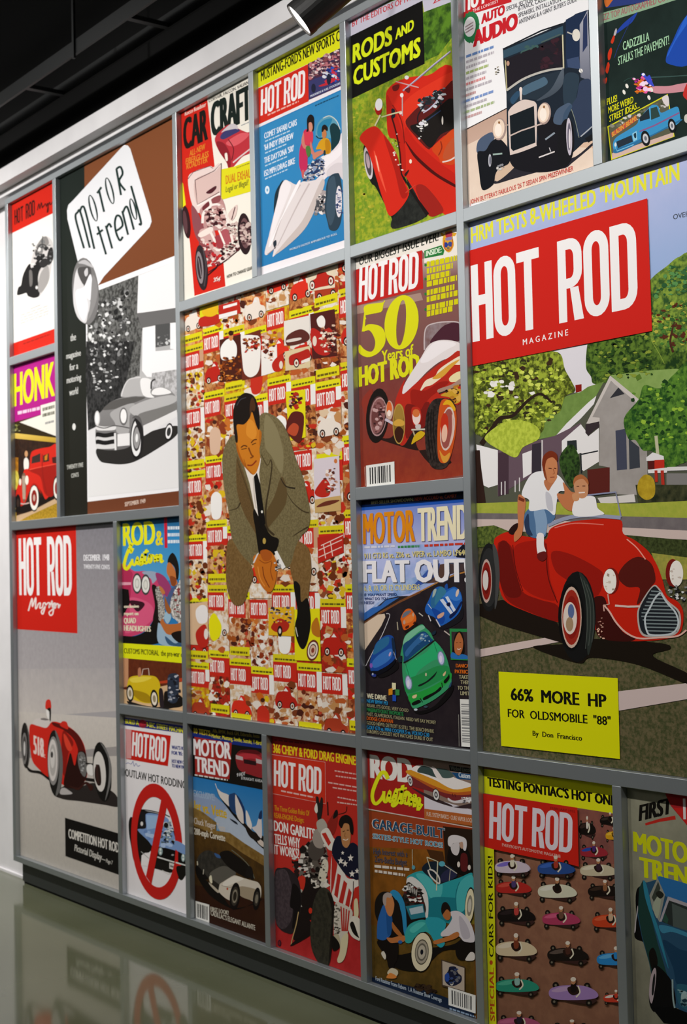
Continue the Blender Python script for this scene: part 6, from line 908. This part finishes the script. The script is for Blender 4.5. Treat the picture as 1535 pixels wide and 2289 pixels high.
ln('masthead/script', 'e2e41c', 26, "215,400 215,470 235,485 265,400 262,480 285,470 320,385 312,460 285,510 300,520 340,470 372,350 350,490 375,480 395,410 425,430 415,500 385,490 400,430 440,440 430,520 455,450 475,440 465,530 490,470 510,470 495,555 530,505", sm=True); ln('masthead/script', 'e2e41c', 18, "330,390 405,375")
for d, c in ((5, 'd8c8c0'), (0, '1c4a6a')): t('headline', c, 'GARAGE-BUILT', 124-d, 705, 716, 790, 76, b=.1 if d else .06, bv=.1 if d else .02)
t('headline', 'c8dce0', 'SIXTIES-STYLE HOT RODS!', 124, 790, 700, 868, 40, b=.13, bv=.1); t('headline', '2c6a88', 'SIXTIES-STYLE HOT RODS!', 124, 788, 700, 866, 38, b=.04)
t('headline', '4a4a5a', 'High Interest with a', 130, 918, 410, 945, 48, b=.05); t('headline', '4a4a5a', 'Zero-Bucks Budget', 140, 985, 405, 1015, 52, b=.05); micro('headline', 'd8ccc0', 138, 1030, 425, 1058, 22, seed=2); micro('headline', 'd8ccc0', 140, 1070, 390, 1105, 22, seed=3)
Q = 'printed_white_roadster'
s(Q, '16110e', "760,860 840,820 900,870 940,980 940,1060 880,1095 800,1060 740,980"); s(Q, 'd8d0d0', "745,840 750,780 800,762 880,785 900,830 890,890 870,880 860,830 790,830 770,860"); s(Q, 'd0c8c8', "770,850 830,820 840,880 820,930 780,910"); s(Q, '5a1c1c', "850,930 880,910 905,940 905,1040 880,1065 850,1040"); e(Q, 'e0d4c8', 832, 1005, 12, 24); e(Q, 'd8ccc0', 920, 1030, 12, 22); s(Q, 'b89078', "840,830 865,820 870,870 850,870"); e(Q, '14100e', 918, 1085, 20, 30)
Q = 'printed_turquoise_roadster'
s(Q, '1c1814', "140,1340 160,1270 210,1230 300,1250 350,1330 370,1450 350,1580 300,1620 220,1560 150,1440"); s(Q, '16120f', "380,1250 560,1280 580,1480 450,1560 340,1640 330,1750 560,1700 800,1660 900,1560 960,1560 960,1700 700,1720 520,1880 300,1850 240,1700")
s(Q, '2c9aa0', "405,1130 450,1080 540,1060 600,1110 650,1170 760,1140 850,1110 945,1075 930,1180 960,1260 900,1330 890,1450 800,1500 700,1480 580,1480 560,1330 520,1230"); s(Q, '50b4b4', "480,1090 560,1090 650,1180 700,1170 680,1280 600,1280 560,1200"); s(Q, '1c7884', "590,1290 800,1280 890,1300 880,1420 800,1480 600,1460"); s(Q, 'd8d4d0', "405,1170 410,1120 460,1110 540,1180 580,1280 580,1430 560,1440 550,1320 520,1240 450,1170"); s(Q, '48aeb0', "840,1160 940,1090 960,1200 900,1260 880,1380 830,1390 810,1330"); ln(Q, '1a6a74', 6, "840,1150 810,1250 815,1380", sm=True)
s(Q, '1a2430', "530,1050 570,990 640,980 700,1000 760,1020 820,1080 800,1120 680,1160 620,1130"); s(Q, '2a2c48', "690,1090 760,1040 815,1080 790,1120 700,1150"); ln(Q, 'd0c8a8', 9, "570,945 660,980 650,1220"); ln(Q, 'c8c0a0', 7, "570,945 600,1040"); ln(Q, 'd8d0c8', 12, "580,1050 600,1100 650,1150 675,1160 670,1110 630,1060 590,1045", sm=True); ln(Q, 'c0b8a8', 7, "700,1000 820,1080"); ln(Q, 'b8b09a', 5, "765,1040 755,1140"); e(Q, '58a8b8', 695, 1000, 26, 22); ln(Q, 'c8b89a', 5, "450,880 452,1040"); e(Q, '5a9aa8', 460, 1030, 14, 18)
s(Q, '2a2420', "380,1280 400,1170 440,1160 530,1270 560,1400 450,1460 400,1380"); blobs(Q, "385,1170 520,1200 540,1360 400,1340", 'd0c8c0 3a2c2a 8a827c e8e4e0 5a1c18 1a1614', 80, 28, 6); p(Q, '2a7888', "395,1350 540,1330 560,1440 440,1460"); p(Q, 'b0c0c8', "425,1370 535,1345 545,1400 440,1420"); 
for k in range(5): s(Q, 'a09a94', ell(420+k*16, 1190+k*12, 7, 26))
s(Q, '2c86b4', "268,1240 300,1215 350,1250 390,1340 405,1500 400,1600 380,1560 360,1400 310,1290"); s(Q, '1a1410', "310,1300 345,1340 362,1460 370,1560 330,1570 300,1440")
s(Q, '36a09c', "385,1600 420,1510 490,1470 560,1465 600,1520 620,1600 560,1560 480,1600 440,1650 400,1650"); s(Q, '2c9aa8', "560,1460 640,1440 700,1460 730,1500 700,1600 720,1660 680,1690 620,1620"); s(Q, '50b8b0', "430,1540 500,1485 560,1490 520,1530 460,1570")
wh(Q, 530, 1728, 86, 160, 4, '14100d e0d4b4 4a4438 a89e8c 6a6458 b8ae9c 1a1c24', '1.04 .99 .66 .6 .46 .36 .14'); wh(Q, 925, 1345, 36, 140, 4, '1a1612 e0d4b0 8a8474 c8c0b0', '1.1 1 .62 .4')
M = 'printed_person'
s(M, '18120f', "160,1640 240,1600 330,1640 330,1780 300,1840 330,1890 260,1860 240,1790 200,1720"); s(M, '2a60a4', "160,1600 165,1480 190,1390 215,1340 250,1390 285,1440 280,1540 270,1590 220,1630 170,1620"); s(M, '20508c', "240,1400 285,1440 280,1560 250,1590 240,1500"); s(M, 'b8703c', "240,1610 290,1610 360,1590 390,1600 385,1640 320,1650 270,1650"); s(M, 'a8642f', "285,1480 310,1510 370,1590 340,1595 290,1540"); s(M, 'c07c4a', "215,1300 225,1250 270,1250 300,1310 300,1370 280,1430 250,1420 225,1350"); s(M, 'a89890', "208,1300 215,1255 250,1235 285,1255 270,1280 240,1280 235,1340 218,1340"); s(M, 'd8d0c0', "195,1740 215,1720 235,1760 225,1790"); s(M, 'd0c4a8', "245,1900 280,1860 330,1880 328,1920 280,1930"); s(M, 'd8843c', "240,1930 270,1900 320,1925 310,1945 250,1945"); e(M, '2a60a4', 352, 1645, 18, 14)
N_ = 'printed_person#2'
s(N_, '17120f', "815,1660 860,1630 960,1650 960,1760 900,1790 840,1790 810,1740"); s(N_, 'd4ccd0', "760,1400 830,1390 900,1440 950,1530 965,1640 880,1640 840,1600 780,1590 700,1600 690,1570 740,1520 780,1450"); s(N_, 'b8b0b8', "840,1430 900,1500 930,1600 880,1620 850,1560"); s(N_, 'b8703a', "625,1640 660,1625 740,1600 820,1560 840,1590 800,1620 700,1650 640,1665"); s(N_, 'b06a38', "700,1390 740,1370 768,1400 765,1450 740,1465 710,1440"); s(N_, '1c1512', "690,1380 700,1330 730,1315 760,1350 768,1400 740,1375 715,1400 700,1420"); s(N_, 'd8d0c8', "890,1790 930,1730 965,1740 965,1790 920,1800")
p('photo_inset', '4a3a2c', "690,1788 888,1850 888,2060 696,2010"); p('photo_inset', 'b8a898', "700,1800 882,1860 882,2050 704,1998"); s('photo_inset', '1c2038', "720,1930 750,1880 760,1850 810,1850 830,1900 860,1930 850,1980 780,2010 730,1980"); s('photo_inset', '2a4a9a', "720,1920 750,1900 760,1960 730,1970"); e('photo_inset', 'c8c4bc', 778, 1985, 14, 20); blobs('photo_inset', "740,1860 840,1870 840,1980 750,1990", '12141c 3a4a78 6a6a70', 24, 18, 4)
p('bottom_banner', '16243c', "100,1930 420,2005 700,2090 750,2110 960,2180 960,2330 80,2060"); t('bottom_banner/lettering', 'c0ccd8', 'Ford Roadster Frame Reborn   L.A. Roadster Show Coverage', 150, 1960, 695, 2140, 34, b=.03); blobs('', "440,1990 640,2000 660,2080 500,2040", '2a1c14 3a2a1c', 30, 30, 7)
barcode('barcode', "748,2015 975,2085 975,2235 752,2165", 16, 6, '555'); micro('bottom_banner/lettering', '8aa0b8', 760, 2200, 975, 2270, 14, seed=3)

poster('poster of many toy race cars with red title box and yellow side strip', 6, 7, 3, 3, '8a604c')
V(*D7)
p('', '8a5c48>7a5440~966850>845c46~25,4', "60,700 1300,400 1300,2400 100,2400"); p('', '7a4a44~8a5448~25,4', "900,420 1300,460 1300,900 900,900")
p('top_banner', 'dede18', "60,70 1300,225 1300,475 60,280"); t('top_banner/lettering', '16140a', "TESTING PONTIAC'S HOT ONE", 118, 222, 1225, 395, 78, b=.12, bv=.03)
KC = 'printed_toy_car#%d'
def toy(k, x, y, w, h, c, c2, d, flip=0):
    K = KC % k; s(K, '3a2420', [(x-w*.4, y+h*.55), (x+w*.5, y+h*.5), (x+w*.95, y+h*.55), (x+w*.7, y+h*.95), (x, y+h*.8)])
    for a, b in ((-.78, .75), (.62, .85), (-.72, -.55), (.55, -.5)): e(K, '1c1612', x+w*a, y+h*b, w*.13, h*.26); e(K, '6a6454', x+w*a, y+h*b, w*.05, h*.1)
    s(K, c, [(x-w, y+h*.05), (x-w*.85, y-h*.35), (x-w*.3, y-h*.55), (x+w*.4, y-h*.5), (x+w*.85, y-h*.15), (x+w, y+h*.3), (x+w*.7, y+h*.55), (x-w*.2, y+h*.62), (x-w*.85, y+h*.5)])
    s(K, c2, [(x-w*.9, y-h*.1), (x-w*.5, y-h*.42), (x, y-h*.45), (x-w*.1, y-h*.2), (x-w*.6, y)])
    s(K, '2a1a14', [(x-w*.22, y-h*.4), (x+w*.15, y-h*.45), (x+w*.25, y), (x, y+h*.25), (x-w*.2, y)])
    s(K, d, [(x-w*.12, y-h*.5), (x+w*.02, y-h*.75), (x+w*.12, y-h*.5), (x+w*.1, y-h*.05), (x-w*.08, y)]); e(K, 'b07a54', x-w*.01, y-h*.85, w*.1, h*.24); e(K, 'd8ccbc', x-w*.01, y-h*1.02, w*.11, h*.18); ln(K, 'd8d0b8', 12, [(x+w*.18, y-h*.5), (x+w*.26, y), (x+w*.1, y+h*.4)], sm=True)
for k, a in enumerate(((980, 590, 75, 90, '1a1410', '3a2a24', 'd8d0c4'), (1180, 520, 90, 60, '17120f', '3a302a', '17120f'), (1210, 650, 70, 60, 'd09a1c', 'e0b43c', 'd09a1c'), (1040, 790, 120, 75, '9a2a34', '2a4aa0', '4a2a6a'), (1080, 950, 160, 85, 'c4b89a', 'd8ccb4', '3a2430'), (340, 920, 150, 90, 'c8b8c4', '7a6ac0', 'd8cfb8'), (720, 930, 160, 90, '2a4a8a', '3a60b0', 'a83a2a'), (345, 1100, 155, 85, 'b02a24', 'c84a3c', '4a3a6a'), (725, 1130, 170, 100, 'd0ccb4', 'dcd8c8', '1c1612'), (1140, 1130, 150, 80, '1c1410', '3a2a20', '8a5a3a'), (370, 1340, 165, 95, '1a1412', '2a2020', 'b8403a'), (760, 1370, 165, 90, 'a83a5a', 'c8587a', '6a4a3a'), (1190, 1390, 160, 95, 'c04020', 'd05c38', 'c8a888'), (370, 1630, 180, 110, 'd0bc9a', 'dccdb4', '7a3a24'), (820, 1680, 180, 95, '1e1814', '5a4c44', '4a2a20'), (1240, 1720, 170, 90, '2a80c0', '5aa4d4', '2a80c0'), (380, 1950, 190, 95, '2a8a70', '4aa488', '8ab0a8'), (870, 2010, 215, 110, '9a7ab0', 'b494b8', '1c1412'), (1240, 2060, 110, 60, 'c03c28', 'd8d0c4', 'c03c28'), (400, 2280, 190, 90, 'a85070', 'b86080', '2a2430'), (860, 2330, 180, 70, 'c02c2c', 'c84040', 'c02c2c'))): toy(k, *a)
p('masthead', 'c82418', "60,282 905,408 918,920 770,880 560,850 60,745"); t('masthead/lettering', 'ded2da', 'HOT-ROD', 138, 672, 858, 808, 325, f='k', sh=.07); t('masthead/lettering', 'd8a89c', "EVERYBODY'S AUTOMOTIVE MAGAZINE", 252, 742, 760, 845, 26, b=.05); t('masthead/lettering', '8a1a18', 'FEBRUARY 1955', 672, 420, 885, 452, 20, b=.05)
toy(5, 340, 920, 150, 90, 'c8b8c4', '7a6ac0', 'd8cfb8'); toy(6, 720, 930, 160, 90, '2a4a8a', '3a60b0', 'a83a2a')
p('side_strip', 'd2d418', "90,745 182,770 205,2400 130,2400"); t('side_strip/lettering', '1c1c0c', 'CARS FOR KIDS!', 180, 1705, 168, 830, 52, b=.04, up=(-40, 4)); t('side_strip/lettering', 'b84a1c', 'SPECIAL', 190, 2260, 180, 1800, 52, b=.06, up=(-40, 4)); e('side_strip/lettering', 'b84a1c', 158, 1752, 14, 20)

poster('grey poster with yellow title and dark blue sedan, lower right corner', 7, 8, 3, 3, '8e8c7c')
V(*D8)
p('', '96947f>7a7866~8a8874>6e6c5c~20,3', "150,240 760,320 760,2300 180,2300"); t('headline', '15130f', 'FIRST', 268, 525, 540, 460, 135, b=.13, bv=.02, sh=.12); ln('headline', 'b82a20', '20 34', "318,555 440,520 580,495")
p('', 'a02024', "490,285 760,300 760,660 620,490 540,395"); p('', 'c02420', "560,410 760,420 760,640 680,560"); ln('', 'd8d0d0', 22, "655,330 660,510")
t('masthead', 'c8cc14', 'MOTOR', 225, 785, 790, 920, 165, b=.12, bv=.04); t('masthead', 'c8cc14', 'TREND', 280, 1005, 830, 1130, 165, b=.12, bv=.04)
Q = 'printed_sedan'
s(Q, '0f0e0e', "225,1530 240,1400 235,1180 260,1100 290,1150 330,1560 290,1570"); s(Q, 'b0a8a8', "222,1480 250,1270 255,1300 240,1400 235,1480"); p(Q, '284a64', "295,1040 330,1060 430,1030 470,1010 760,1110 760,2300 600,2150 470,2140 400,2000 350,1750 290,1540 250,1340"); p(Q, '1e3a34', "255,1320 290,1520 350,1740 400,1980 470,2100 520,1900 430,1600 330,1200 295,1045 265,1110"); s(Q, '2c7890', "300,1050 330,1080 380,1300 440,1480 520,1800 480,1700 400,1450 320,1200"); s(Q, '2a68a0', "430,1010 500,1020 760,1110 760,1260 500,1180 440,1080")
p(Q, '8a8a80', "355,1170 425,1020 490,1165 440,1400 380,1290"); p(Q, '3a4038', "375,1190 430,1050 450,1110 400,1240"); s(Q, '9aa08c', "385,1260 440,1160 460,1180 425,1370"); s(Q, '24261f', "410,1160 440,1130 480,1165 450,1200"); p(Q, 'a09aa0', "440,1400 515,1180 770,1270 770,1300 525,1215 460,1400"); p(Q, '2a302e', "465,1400 525,1215 760,1300 760,1500 560,1440"); p(Q, '4a5450', "550,1240 690,1300 690,1480 560,1440"); p(Q, '2a4a3c', "470,1390 490,1320 520,1380 510,1420"); s(Q, '3a7c98', "440,1430 560,1450 760,1530 760,1560 560,1490 470,1500"); s(Q, '1a3a54', "470,1560 560,1800 600,1950 760,2000 760,1700 620,1640")
s(Q, '15120f', "350,1680 385,1625 415,1680 425,1770 380,1820"); s(Q, '0f0e0e', "380,1800 420,1780 500,1850 560,1950 580,2130 470,2140 390,2180 350,2060"); s(Q, 'a8989c', "352,2040 365,1880 400,1800 415,1850 400,2000 375,2110"); s(Q, '1c1c1c', "375,2020 385,1900 400,1850 405,1900 390,2030"); p(Q, '0b0b0b', "370,2140 560,2140 760,2220 760,2320 480,2280"); s(Q, '2a5a6c', "590,1980 620,1940 760,1990 760,2180 620,2130"); ln(Q, '8aa0a0', 14, "555,1900 560,2060 575,2150", sm=True); e(Q, '9ab0b0', 655, 2060, 26, 60); ln(Q, '7a9aa0', 10, "600,1990 760,2050"); blobs(Q, "600,1980 760,2030 760,2150 620,2120", '6a8a90 1a3440 9ab4b8', 24, 30, 4)

for q in POSTERS: q.build()
